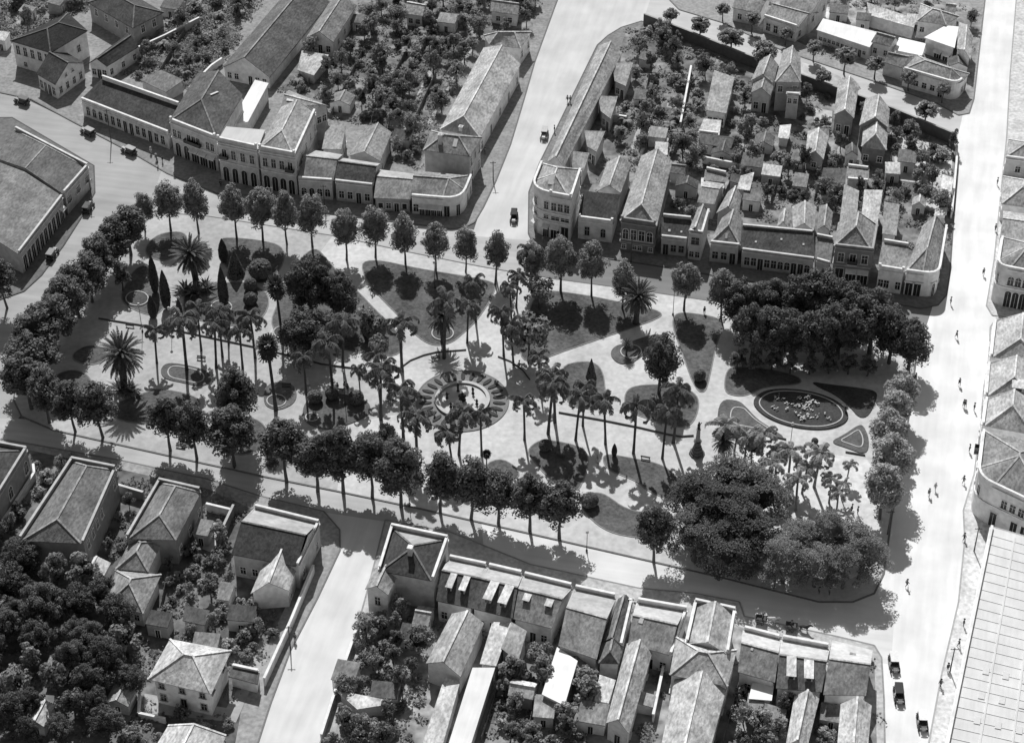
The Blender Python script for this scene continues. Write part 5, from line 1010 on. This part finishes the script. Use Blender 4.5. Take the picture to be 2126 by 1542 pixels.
for (p, k, h), (w, s, sh, n) in zip(found, lab):
    kind, words = KW[k]
    tot = SEEN[(w, s, sh)]
    # nearest first: rank among those with the same words
    same = sorted([i for i, q in enumerate(lab) if q[:3] == (w, s, sh)], key=lambda i: (found[i][0] - min(LAND, key=lambda q: (q[0] - found[i][0]).length)[0]).length)
    rank = same.index([i for i, q in enumerate(found) if q[0] is p][0])
    t_ = '%s %s %s' % (w, s, sh) if tot == 1 else '%s %s nearest %s, %s it' % (w, ORD[min(rank, 19)] if rank else 'lying', sh, s)
    plant(kind, p, h, t_, 'garden plants behind the houses', GR.uniform(.85, 1.2))
# undergrowth: leaves and weeds nobody could count
def undergrowth(LL, n, seed, label, tone):
    rng = random.Random(seed); b = MB()
    for L in LL:
        P = [(p.x, p.y) for p in gp(L)]; xs = [p[0] for p in P]; ys = [p[1] for p in P]; k = 0; tr = 0
        cl = [(rng.uniform(min(xs), max(xs)), rng.uniform(min(ys), max(ys)), rng.uniform(.6, 2.2)) for _ in range(n // 30)]
        for cx, cy, cr in cl:
            if not inside(cx, cy, P) or in_foot(cx, cy, .5): continue
            for _ in range(30):
                a, r = rng.uniform(0, 6.283), cr * math.sqrt(rng.random()); x, y = cx + r * math.cos(a), cy + r * math.sin(a)
                leafq(b, Vector((x, y, .2 + rng.uniform(0, .9) * (1 - r / cr * .7))), Vector((rng.uniform(-.8, .8), rng.uniform(-.8, .8), 1)).normalized(), rng.uniform(.12, .34), rng)
    o = b.obj('undergrowth', m_leaf(tone)); o['kind'] = 'stuff'; o['label'] = label; return o
undergrowth(GARD['A'], 26000, 1, 'weeds and vegetable rows in the upper left gardens', .14)
undergrowth(GARD['B'], 30000, 2, 'weeds and vegetable rows in the middle gardens', .15)
undergrowth(GARD['C'], 6000, 3, 'weeds in the upper right gardens', .15)
undergrowth(GARD['F'], 22000, 4, 'weeds in the lower left gardens', .12)
undergrowth(GARD['G'], 22000, 5, 'weeds in the lower middle yards', .13)
# ---------------------------------------------------------------- garden walls and fences
def gwall(label, L, hh, tone=.3, w=.3, t='p'):
    P = gp(L, t); c = P[0].copy(); c.z = .1; b = MB()
    for i in range(len(P) - 1):
        a, d = P[i] - P[0], P[i + 1] - P[0]; b.beam((a.x, a.y, hh / 2), (d.x, d.y, hh / 2), w, hh); b.beam((a.x, a.y, hh + .06), (d.x, d.y, hh + .06), w + .16, .12, 1)
    o = b.obj('garden_wall', [m_wall(tone), m_wall(min(.7, tone * 1.5 + .1))], None, c); return tag(o, label, 'wall')
gwall('long high dark garden wall along the diagonal road', [(1336, 52), (1440, 92), (1537, 132), (1690, 188), (1851, 248), (1980, 302)], 3.0, .09)
gwall('pale low garden wall along the wide avenue beside the gardens', [(1985, 310), (1984, 345), (1974, 455)], 1.6, .5)
gwall('thin garden wall running down the middle of the gardens', [(1434, 150), (1424, 205), (1412, 268)], 1.7, .3)
gwall('thin garden wall behind the long gabled rear house', [(1350, 280), (1330, 330)], 1.7, .35)
gwall('garden wall from the long narrow street row towards the gardens', [(1262, 252), (1300, 258)], 2.0, .4)
gwall('white wall strip in the middle gardens above the lean-to', [(1458, 340), (1535, 355)], 1.8, .7)
gwall('short pale wall among the sheds beside the long grey back wing', [(1705, 420), (1742, 418)], 1.6, .5)
gwall('dark garden wall across the upper gardens', [(862, 56), (910, 58), (968, 58)], 2.0, .12)
gwall('long pale-topped garden wall beside the dark hipped mansion', [(288, 114), (345, 88), (415, 52)], 2.0, .3)
gwall('yard wall behind the long low shop row', [(395, 196), (440, 150), (462, 135)], 1.8, .4)
gwall('street-side garden wall of the lower left yards', [(550, 1425), (605, 1305), (652, 1190)], 2.0, .5)
gwall('gated front wall between the long parapeted house and the narrow deep house', [(246, 1024), (300, 1040)], 2.2, .2)
gwall('front wall between the narrow deep house and the near-black-roofed house', [(430, 1062), (480, 1074)], 2.0, .4)
gwall('dark yard wall left of the near-black-roofed house', [(487, 1068), (452, 1142)], 2.4, .14)
gwall('alley wall between the left-edge building and the long parapeted house', [(72, 978), (74, 996), (30, 1065), (-5, 1115)], 1.8, .4)
gwall('low white wall around the white villa forecourt', [(292, 1440), (290, 1490), (345, 1502)], 1.2, .6)
gwall('yard wall along the right side of the narrow lower street', [(745, 1310), (700, 1440), (668, 1540)], 1.8, .3)
gwall('yard wall between the white metal-roofed shed and the long two-toned house', [(1240, 1395), (1222, 1480)], 2.0, .55)
gwall('thin yard wall right of the long two-toned house', [(1376, 1400), (1355, 1500)], 2.0, .5)
def fence(label, L, hh=1.5, tone=.2):
    P = gp(L); c = P[0].copy(); c.z = .13; d = P[1] - P[0]; n = int(d.length / 2.2) + 1; e = thing('plank_fence', label, 'fence', c, 0, 'plank fences between the yards'); m = mat('fence_wood', tone, .35, 3)
    b = MB(); rng = random.Random(int(P[0].x * 7)); k = int(d.length / .28)
    for i in range(k):
        q = d * ((i + .5) / k); h_ = hh * rng.uniform(.9, 1.06); b.box((q.x, q.y, h_ / 2), .25, .04, h_, d)
    for z in (.4, 1.1): b.beam((0, 0, z), (d.x, d.y, z), .06, .09)
    for i in range(n + 1): q = d * (i / n); b.box((q.x, q.y, hh / 2), .12, .12, hh + .1, d)
    b.obj('boards', m, e)
for i, L in enumerate([[(1395, 330), (1420, 268)], [(1500, 420), (1545, 312)], [(1690, 420), (1705, 335)], [(1830, 425), (1850, 330)], [(1460, 300), (1480, 225)], [(1600, 420), (1622, 360)], [(1330, 250), (1348, 160)], [(1900, 450), (1925, 330)],
                       [(690, 240), (760, 100)], [(772, 255), (850, 100)], [(832, 320), (905, 160)], [(640, 180), (700, 70)], [(900, 60), (862, 140)], [(330, 160), (390, 60)], [(1045, 1395), (1000, 1540)], [(1125, 1400), (1092, 1540)], [(1200, 1385), (1182, 1540)], [(1655, 1445), (1640, 1540)], [(842, 1400), (802, 1540)], [(1532, 1430), (1502, 1540)], [(350, 1200), (330, 1290)], [(480, 1180), (440, 1300)]]):
    a_ = ['upper middle', 'lower middle', 'lower right', 'farther right', 'central', 'lowest central', 'upper left', 'rightmost'][i] + ' plank fence in the middle gardens behind the plaza-front houses' if i < 8 else ['leftmost long', 'middle long', 'rightmost long', 'short left', 'short upper', 'far left'][i - 8] + ' plank fence in the gardens beside the long pale warehouse' if i < 14 else ['third', 'fourth', 'fifth', 'last', 'second', 'sixth'][i - 14] + ' plank fence from the left in the lower middle yards' if i < 20 else ['left', 'right'][i - 20] + ' plank fence in the yards below the narrow deep house'
    fence(a_, L)
def plot(px, py, w, d, label):
    g_ = G(px, py); e = thing('vegetable_plot', label, 'vegetable plot', (g_.x, g_.y, .155), R(-13), 'vegetable plots in the gardens'); rng = random.Random(int(px))
    b = MB(); b.box((0, 0, .03), w, d, .06); b.obj('soil', mat('tilled_soil', .13, .4, 2), e); b = MB(); n = int(w / 1.1)
    for i in range(n):
        x = -w / 2 + (i + .5) * w / n
        for j in range(int(d * 7)):
            leafq(b, Vector((x + rng.gauss(0, .13), rng.uniform(-d / 2, d / 2), rng.uniform(.08, .45))), Vector((rng.uniform(-.7, .7), rng.uniform(-.7, .7), 1)).normalized(), rng.uniform(.1, .2), rng)
    b.obj('foliage', m_leaf(.19), e)
for x, y, w, d, lb in [(735, 130, 9, 8, 'tilled vegetable plot at the left of the gardens beside the long pale warehouse'), (905, 110, 8, 9, 'tilled vegetable plot nearest the far end of the long pale warehouse'), (840, 225, 8, 8, 'tilled vegetable plot in the middle of the warehouse gardens'), (1340, 215, 7, 12, 'tilled vegetable plot beside the thin wall of the middle gardens'), (1390, 250, 6, 10, 'narrow vegetable plot right of the first one in the middle gardens'), (1560, 385, 8, 6, 'vegetable plot behind the long dark row house'), (1885, 400, 8, 8, 'vegetable plot near the wide avenue'), (1065, 1480, 8, 6, 'vegetable plot in the lower middle yards'), (430, 1190, 8, 6, 'vegetable plot below the narrow deep house'), (400, 95, 9, 8, 'vegetable plot along the long pale-topped garden wall')]: plot(x, y, w, d, lb)
# ---------------------------------------------------------------- lamp posts, poles, benches
def lamp(px, py, ty, label, group):
    g_ = G(px, py); h = hgt(px, py, ty); e = thing('lamp_post', label, 'lamp', (g_.x, g_.y, .15), 0, group)
    b = MB(); b.lathe([(.2, 0), (.2, .3), (.1, .5), (.065, 1.0), (.05, h - .5)], n=8); b.obj('post', M_IRON, e)
    b = MB(); b.lathe([(.08, h - .5), (.24, h - .3), (.3, h - .1), (.24, h + .12), (.06, h + .22)], n=10); b.obj('globe', mat('opal_glass', .6, .05, 2, .3), e, smooth=True)
    return e
for i, (a, b, c, lb) in enumerate([(357, 692, 640, 'thin globe lamp post on the bright path by the tall dark cypress'), (296, 690, 632, 'thin globe lamp post at the left start of the promenade kerb wall'), (850, 1052, 985, 'globe lamp post among the lower plane trees below the round fountain'), (487, 972, 925, 'globe lamp post under the widest lower plane tree'), (1218, 1145, 1105, 'short lamp post on the lower kerb near the lowest curved lawn'), (598, 738, 690, 'thin lamp post on the left promenade right of the shaggy fan palm'), (717, 842, 770, 'thin lamp post beside the egg-shaped shady bed'), (1397, 655, 600, 'lamp post at the head of the broad upper path'), (903, 600, 545, 'lamp post on the big triangular lawn edge'), (1640, 930, 880, 'lamp post between the two small ball shrubs')]): lamp(a, b, c, lb, 'plaza lamp posts')
def pole(px, py, ty, label, arms=1):
    g_ = G(px, py); h = hgt(px, py, ty); e = thing('utility_pole', label, 'pole', (g_.x, g_.y, .1))
    b = MB(); b.tube([(0, 0, -.1), (0, 0, h)], [.13, .08], 8); b.obj('post', M_BARK, e)
    b = MB(); b.box((0, 0, h - .4), 1.3, .09, .1); 
    for x in (-.55, -.2, .2, .55): b.lathe([(.04, 0), (.05, .08), (.02, .14)], (x, 0, h - .35), 6)
    b.obj('crossarm', M_BARK, e)
for a in [(231, 296, 228, 'utility pole on the avenue pavement before the long low shop row'), (1024, 376, 336, 'utility pole at the round-cornered shop on the side street'), (192, 420, 372, 'leaning-shadow pole at the corner of the far-left hall'), (1607, 1222, 1178, 'utility pole at the foot of the lower right grove'), (1310, 545, 488, 'utility pole before the ornate dark house'), (674, 430, 385, 'utility pole before the dark-roofed terrace house'), (1842, 1110, 1060, 'thin pole at the right kerb of the plaza'), (2022, 1145, 1095, 'utility pole by the enormous white hall'), (1972, 1395, 1345, 'lower utility pole on the pavement by the enormous white hall'), (603, 1345, 1300, 'utility pole on the narrow lower street')]: pole(*a)
def bench(px, py, rz, label):
    g_ = G(px, py); e = thing('park_bench', label, 'bench', (g_.x, g_.y, .15), R(rz), 'plaza benches'); m = mat('bench_wood', .12, .2, 3)
    b = MB()
    for y in (-.15, 0, .15): b.box((0, y, .45), 1.8, .13, .05)
    b.obj('seat', m, e); b = MB()
    for z in (.6, .78): b.box((0, .27, z), 1.8, .05, .13)
    b.obj('backrest', m, e)
    for x in (-.75, .75):
        b = MB(); b.box((x, -.15, .22), .07, .07, .44); b.box((x, .27, .42), .07, .07, .84); b.box((x, .06, .42), .07, .4, .05); b.obj('leg', M_IRON, e)
for a in [(418, 748, -10, 'park bench on the left promenade above the long rounded bed'), (705, 812, 170, 'park bench above the egg-shaped shady bed'), (1165, 948, 160, 'park bench by the shaded bed below the right promenade'), (375, 930, -14, 'park bench under the lower plane trees at the left'), (905, 748, 20, 'park bench beside the curved kerb wall over the fountain'), (1340, 953, 165, 'park bench next to the dark little cypress'), (595, 805, 0, 'park bench right of the shaggy fan palm'), (270, 680, -12, 'park bench at the left start of the promenade')]: bench(*a)
# ---------------------------------------------------------------- cars, about 1930
def car(p0, p1, label, roof=.06, body=.04, open_=False):
    a, b_ = G(*p0), G(*p1); d = (b_ - a); rz = math.atan2(d.y, d.x); c = (a + b_) / 2
    e = thing('vintage_car', label, 'car', (c.x, c.y, .03), rz); m = mat('car_paint', body, .1, 3, .35, .5); M_T = mat('rubber', .025, .2, 4)
    b = MB(); b.prism([(-1.9, -.62), (.5, -.72), (.55, .72), (-1.9, .62)], .45, 1.05, 0, True, True); b.prism([(-1.75, -.58), (-.1 if open_ else .35, -.64), (-.1 if open_ else .35, .64), (-1.75, .58)], 1.05, 1.12); b.obj('body', m, e)
    b = MB(); b.prism([(.56, -.42), (1.75, -.32), (1.75, .32), (.56, .42)], .5, 1.1, 0, True, True); b.obj('bonnet', m, e)
    b = MB(); b.box((1.78, 0, .82), .08, .6, .56); b.obj('radiator', mat('nickel', .4, .1, 4, .3), e)
    b = MB()
    for x in (-1.65, -.75, .3):
        for y in (-.6, .6): b.box((x, y, 1.4), .07, .06, .7)
    b.obj('cabin_posts', m, e)
    b = MB(); b.box((.34, 0, 1.38), .03, 1.14, .5); b.box((-1.68, 0, 1.4), .03, 1.0, .4); b.box((-.7, .61, 1.4), 1.7, .03, .45); b.box((-.7, -.61, 1.4), 1.7, .03, .45); b.obj('window_glass', M_DARK, e)
    b = MB(); b.prism([(-1.85, -.62), (-1.7, -.68), (.45, -.68), (.55, -.6), (.55, .6), (.45, .68), (-1.7, .68), (-1.85, .62)], 1.72, 1.82, 0, True, True); b.obj('roof', mat('canvas_top', roof, .1, 3), e)
    for x in (-1.35, 1.3):
        for y in (-.74, .74):
            b = MB(); pr = [(.37 * math.cos(2 * math.pi * k / 16), .37 * math.sin(2 * math.pi * k / 16)) for k in range(16)]
            i = len(b.v)
            for s in (-.08, .08): b.v += [(x + q[0], y + s, .37 + q[1]) for q in pr]
            for k in range(16): b.f.append((i + k, i + (k + 1) % 16, i + 16 + (k + 1) % 16, i + 16 + k)); b.m.append(0)
            b.f += [tuple(i + k for k in range(16))[::-1], tuple(i + 16 + k for k in range(16))]; b.m += [0, 0]
            w = b.obj('wheel', M_T, e); q = MB(); q.box((x, y + (.09 if y > 0 else -.09), .37), .34, .02, .34); q.obj('hub', mat('wheel_disc', .2, .1, 4), w)
            b = MB(); b.tube([(x - .55, y, .55), (x - .3, y, .8), (x, y, .86), (x + .3, y, .8), (x + .55, y, .52)], .11, 6); b.obj('mudguard', m, e)
    for y in (-.36, .36):
        b = MB(); b.lathe([(.05, .85), (.13, .9), (.13, 1.02), (.05, 1.08)], (1.72, y * 1.25, 0), 10); b.obj('headlight', mat('nickel', .4, .1, 4, .3), e)
    for y in (-.8, .8): b = MB(); b.box((-.4, y, .42), 1.7, .26, .05); b.obj('running_board', m, e)
    return e
car((60, 219), (32, 211), 'dark car farthest up the avenue', .18)
car((198, 286), (168, 272), 'dark car with pale hood parked at the avenue pavement', .4)
car((283, 324), (253, 312), 'dark car with pale hood nearest the pyramid-roofed store', .42)
car((176, 448), (192, 424), 'dark car parked beside the far-left hall', .12)
car((101, 545), (118, 520), 'dark car parked beside the tall dark doors of the depot', .3)
car((1068, 445), (1066, 468), 'small black car with a man beside it where the side street meets the plaza', .05, .03)
car((1133, 270), (1127, 300), 'pale car halfway up the side street', .5, .35)
car((1852, 1362), (1859, 1404), 'white-topped car, uppermost of three on the wide avenue', .75)
car((1863, 1428), (1868, 1468), 'black car, middle one of three on the wide avenue', .05, .03)
car((1911, 1482), (1917, 1526), 'white-topped dark car nearest the bottom on the wide avenue', .78)
# ---------------------------------------------------------------- bodies: one skinned surface each
def skin_mesh(name, verts, edges, rad, mats, root=0, sub=1):
    me = bpy.data.meshes.new(name + '_cage'); me.from_pydata(verts, edges, []); o = bpy.data.objects.new('cage', me); COL.objects.link(o)
    o.modifiers.new('s', 'SKIN'); 
    for i, r in enumerate(rad): me.skin_vertices[0].data[i].radius = (r, r)
    me.skin_vertices[0].data[root].use_root = True
    if sub: md = o.modifiers.new('u', 'SUBSURF'); md.levels = sub
    dg = bpy.context.evaluated_depsgraph_get(); dg.update(); out = bpy.data.meshes.new_from_object(o.evaluated_get(dg)); out.name = name
    bpy.data.objects.remove(o); out.materials.clear()
    for m in mats: out.materials.append(m)
    return out
M_SKIN = mat('skin', .32, .05, 3, .6)
def person_parts(pose):
    st = (.0, .32, .22)[pose]; sw = (.04, .28, .2)[pose]
    V = [(0, 0, .95), (0, 0, 1.2), (0, 0, 1.42), (0, 0, 1.52), (.01, 0, 1.62), (.02, 0, 1.74)]; Rr = [.14, .13, .15, .06, .085, .075]
    E = [(0, 1), (1, 2), (2, 3), (3, 4), (4, 5)]
    def ch(start, P, r):
        k = start
        for p, q in zip(P, r): V.append(p); Rr.append(q); E.append((k, len(V) - 1)); k = len(V) - 1
    for s in (-1, 1):
        f = st * s
        ch(0, [(0, s * .1, .88), (f * .55 + .03, s * .11, .5), (f - .02, s * .11, .09), (f + .14, s * .12, .04)], [.1, .065, .045, .04])
        g_ = -sw * s
        ch(2, [(0, s * .2, 1.4), (g_ * .5 - .03, s * .25, 1.12), (g_ + .04, s * .25, .88), (g_ + .06, s * .25, .8)], [.06, .048, .036, .042])
        k = len(V) - 1
        for j in range(4): ch(k, [(g_ + .07 + .012 * j, s * (.25 + .018 * (j - 1.5)), .745), (g_ + .09 + .01 * j, s * (.245 + .016 * (j - 1.5)), .70 + .008 * abs(j - 1.5))], [.011, .009])
        ch(k, [(g_ + .11, s * .225, .78), (g_ + .125, s * .222, .75)], [.011, .009])
    body = skin_mesh('body', V, E, Rr, [M_SKIN])
    def sub(keep, grow, nm, m):
        idx = {k: i for i, k in enumerate(keep)}; return skin_mesh(nm, [V[k] for k in keep], [(idx[a], idx[b]) for a, b in E if a in idx and b in idx], [Rr[k] * grow for k in keep], [m])
    # vertex ids: per side 4 leg + 4 arm + 8 fingers + 2 thumb
    side = 18; j = [0, 1, 2]; t = [0]
    for s in (0, 1):
        o = 6 + s * side; t += [o, o + 1, o + 2]; j += [o + 4, o + 5, o + 6]
    return V, body, lambda m: sub(j, 1.16, 'jacket', m), lambda m: sub(t, 1.2, 'trousers', m)
PP = [person_parts(i) for i in range(3)]
CLO = {}
def person(px, py, label, pose=0, tone=.04, rz=0, hat='hat', low=None, dress=False, z=.15):
    g_ = G(px, py); e = thing('person', label, 'person', (g_.x, g_.y, z), R(rz), None); V, body, jk, tr = PP[pose]
    link('body', body, e); low = tone if low is None else low
    def get(k, f, m, tn):
        kk = (k, pose, tn)
        if kk not in CLO: CLO[kk] = f(mat('cloth', tn, .12, 5))
        return CLO[kk]
    link('jacket', get('j', jk, 0, tone), e)
    if dress:
        b = MB(); b.lathe([(.34, .22), (.3, .5), (.2, .95), (.19, 1.1)], n=12); b.obj('skirt', mat('cloth', low, .12, 5), e)
    else: link('trousers', get('t', tr, 0, low), e)
    b = MB()
    if hat: b.lathe([(.19, 1.72), (.2, 1.74), (.11, 1.75), (.105, 1.85), (.03, 1.88)], (.02, 0, 0), 12); b.obj('hat', mat('felt', .5 if hat == 'straw' else .04, .1, 5), e)
    else: b.lathe([(.1, 1.68), (.11, 1.75), (.09, 1.82), (.03, 1.84)], (.0, 0, 0), 10); b.obj('hair', mat('hair', .03, .2, 8), e)
    return e
for a in [(1991, 801, 'person in dark suit walking on the bright avenue beside the dark-hipped pale house', 1, .04, 95), (2000, 845, 'pair member in grey walking on the avenue near the white-dormered house', 2, .2, -80), (2003, 846, 'person in dark coat close beside the grey walker on the avenue', 1, .04, -80), (2022, 852, 'person in black at the avenue pavement by the dark-triangle house', 0, .03, 180), (2012, 938, 'person standing by the pavement edge above the chamfered corner building', 0, .12, 150), (2000, 1003, 'person in black casting a long shadow near the chamfered corner', 1, .03, 200), (1928, 1030, 'lone person walking mid-avenue beside the right-hand plane trees', 1, .15, 80), (1941, 1018, 'person in pale clothes mid-avenue', 2, .45, 60, 'straw'), (2001, 1122, 'person in dark suit near the round pavement corner', 1, .04, 200), (1882, 1218, 'person crossing the avenue at the plaza corner', 1, .05, 20), (1952, 1425, 'person in black walking on the bright pavement by the white hall', 1, .03, 230), (1967, 1392, 'person in dark suit on the pavement above the black walker', 0, .05, 100), (2000, 1300, 'person leaning by the wall of the white hall', 0, .06, 180), (1990, 1342, 'person in dark clothes at the heap on the hall pavement', 2, .08, 160), (2041, 572, 'person in grey at the arched corner building', 1, .12, 260), (1973, 632, 'person at the white corner house pavement tip', 0, .08, 0), (1985, 702, 'person walking out in the avenue below the side street', 1, .1, 300), (1905, 686, 'person standing at the upper right plaza corner', 0, .1, 90), (2066, 480, 'person by the broad-sloped avenue house', 0, .08, 200), (2070, 384, 'person on the avenue pavement near the large pale-hipped house', 0, .05, 180),
          (1178, 213, 'left person of a couple in the side street', 1, .08, 240), (1184, 214, 'right person of a couple in the side street', 1, .1, 240), (1151, 275, 'person standing by the pale car in the side street', 0, .05, 180), (1007, 322, 'person at the long pale warehouse corner', 0, .04, 0), (1073, 450, 'person standing right of the small black car', 0, .04, 180), (772, 610, 'person in dark suit on the path by the big triangular lawn', 1, .03, 200), (776, 606, 'second person a step behind on the triangular lawn path', 1, .06, 200), (1462, 652, 'person in black between the last two upper plane trees', 1, .02, 270), (701, 810, 'seated-side person left of the egg-bed bench', 0, .04, 270), (716, 808, 'person in pale shirt at the egg-bed bench', 0, .35, 270), (722, 812, 'person in dark coat right of the egg-bed bench', 0, .04, 270), (1755, 856, 'person on the path ring right of the oval parterre', 1, .03, 90), (1768, 1062, 'person in black at the right end of the gravel court', 0, .03, 0), (1780, 1067, 'person next to the last right-hand plane tree', 0, .03, 0), (1078, 764, 'dark figure by the upper right curved kerb wall', 0, .03, 0), (1511, 1192, 'person in white on the lower street by the grove shade', 1, .6, 10, 'straw', .6), (1575, 1192, 'second person in white farther right along the grove shade', 1, .65, 190, 'straw', .65), (1700, 1234, 'person in dark clothes at the lower right kerb', 0, .04, 0), (1721, 1236, 'person beside the kerb under the last grove tree', 0, .06, 0), (314, 320, 'person in white on the pavement at the shop row end', 0, .6, 270, 'straw', .6), (325, 334, 'person in white hat near the store entrance', 1, .1, 270, 'straw'), (338, 338, 'person in dark suit at the store entrance', 0, .04, 200), (328, 345, 'person standing at the kerb before the store', 0, .05, 0), (459, 388, 'person in dark suit before the terraced arcade wing', 1, .03, 250), (613, 1330, 'person on the narrow lower street pavement', 0, .05, 270), (1127, 505, 'person on the pavement at the rounded corner building', 1, .2, 0), (1900, 790, 'person walking close to the right-hand plane trees', 1, .06, 280)]: person(*a)
person(945, 1005, 'woman in pale dress walking between fountain palms and plane trees', 0, .5, 30, '', .5, True); person(1240, 960, 'woman in light skirt strolling on the right promenade', 0, .12, 200, 'straw', .5, True); person(640, 800, 'woman in white dress on the left promenade', 0, .6, 20, 'straw', .6, True)
# ---------------------------------------------------------------- horse carts on the lower street
def horse(px, py, rz, label, tone):
    g_ = G(px, py); e = thing('horse', label, 'horse', (g_.x, g_.y, .03), R(rz))
    V = [(-.55, 0, 1.2), (0, 0, 1.15), (.5, 0, 1.22), (.8, 0, 1.5), (1.0, 0, 1.75), (1.2, 0, 1.62), (1.42, 0, 1.45)]; r = [.27, .27, .28, .19, .13, .12, .08]; E = [(i, i + 1) for i in range(6)]
    def ch(k, P, q):
        for p, w in zip(P, q): V.append(p); r.append(w); E.append((k, len(V) - 1)); k = len(V) - 1
    for s in (-1, 1):
        ch(0, [(-.6, s * .17, .95), (-.48, s * .17, .72), (-.68, s * .17, .5), (-.62, s * .17, .1), (-.56, s * .17, .04)], [.15, .09, .065, .05, .06])
        ch(2, [(.5, s * .16, .9), (.52, s * .16, .55), (.5, s * .16, .12), (.56, s * .16, .04)], [.12, .065, .045, .055]); ch(4, [(.95, s * .07, 1.92)], [.03])
    ch(0, [(-.85, 0, 1.2), (-.95, 0, .8)], [.06, .05])
    link('body', skin_mesh('body', V, E, r, [mat('horse_coat', tone, .2, 3, .5)], 1), e)
    b = MB()
    for i in range(5): b.box((.55 + .11 * i, 0, 1.5 + .09 * i), .12, .04, .22)
    b.obj('mane', mat('hair', .03, .2, 8), e); return e
def cart(px, py, rz, label, load):
    g_ = G(px, py); e = thing('horse_cart', label, 'cart', (g_.x, g_.y, .03), R(rz)); m = mat('cart_wood', .08, .25, 3)
    b = MB(); b.box((0, 0, .85), 2.0, 1.2, .1); b.obj('bed', m, e)
    b = MB(); b.box((0, .6, 1.1), 2.0, .06, .4); b.box((0, -.6, 1.1), 2.0, .06, .4); b.box((-1, 0, 1.1), .06, 1.2, .4); b.obj('side_boards', m, e)
    for y in (-.75, .75):
        b = MB()
        for k in range(16):
            a0, a1 = 2 * math.pi * k / 16, 2 * math.pi * (k + 1) / 16; b.beam((-.1 + .6 * math.cos(a0), y, .62 + .6 * math.sin(a0)), (-.1 + .6 * math.cos(a1), y, .62 + .6 * math.sin(a1)), .08, .08)
        for k in range(8): b.beam((-.1, y, .62), (-.1 + .58 * math.cos(k * .785), y, .62 + .58 * math.sin(k * .785)), .05, .05)
        b.obj('wheel', m, e)
    b = MB(); b.beam((.9, .4, .85), (3.0, .35, 1.0), .07, .07); b.beam((.9, -.4, .85), (3.0, -.35, 1.0), .07, .07); b.obj('shafts', m, e)
    b = MB(); b.box((.6, 0, 1.2), .4, 1.1, .1); b.obj('driver_bench', m, e); return e
cart(1580, 1292, -14, 'dark two-wheeled horse cart with a driver, left one of two on the lower street', .1); horse(1602, 1293, -14, 'pale horse pulling the left cart on the lower street', .5); person(1582, 1293, 'driver in black seated height on the left horse cart', 0, .02, -14, 'hat', None, False, .5)
cart(1642, 1307, -14, 'dark two-wheeled horse cart, right one of two on the lower street', .1); horse(1669, 1310, -14, 'black horse pulling the right cart on the lower street', .03); person(1642, 1306, 'driver in black on the right horse cart', 0, .02, -14, 'hat', None, False, .5)
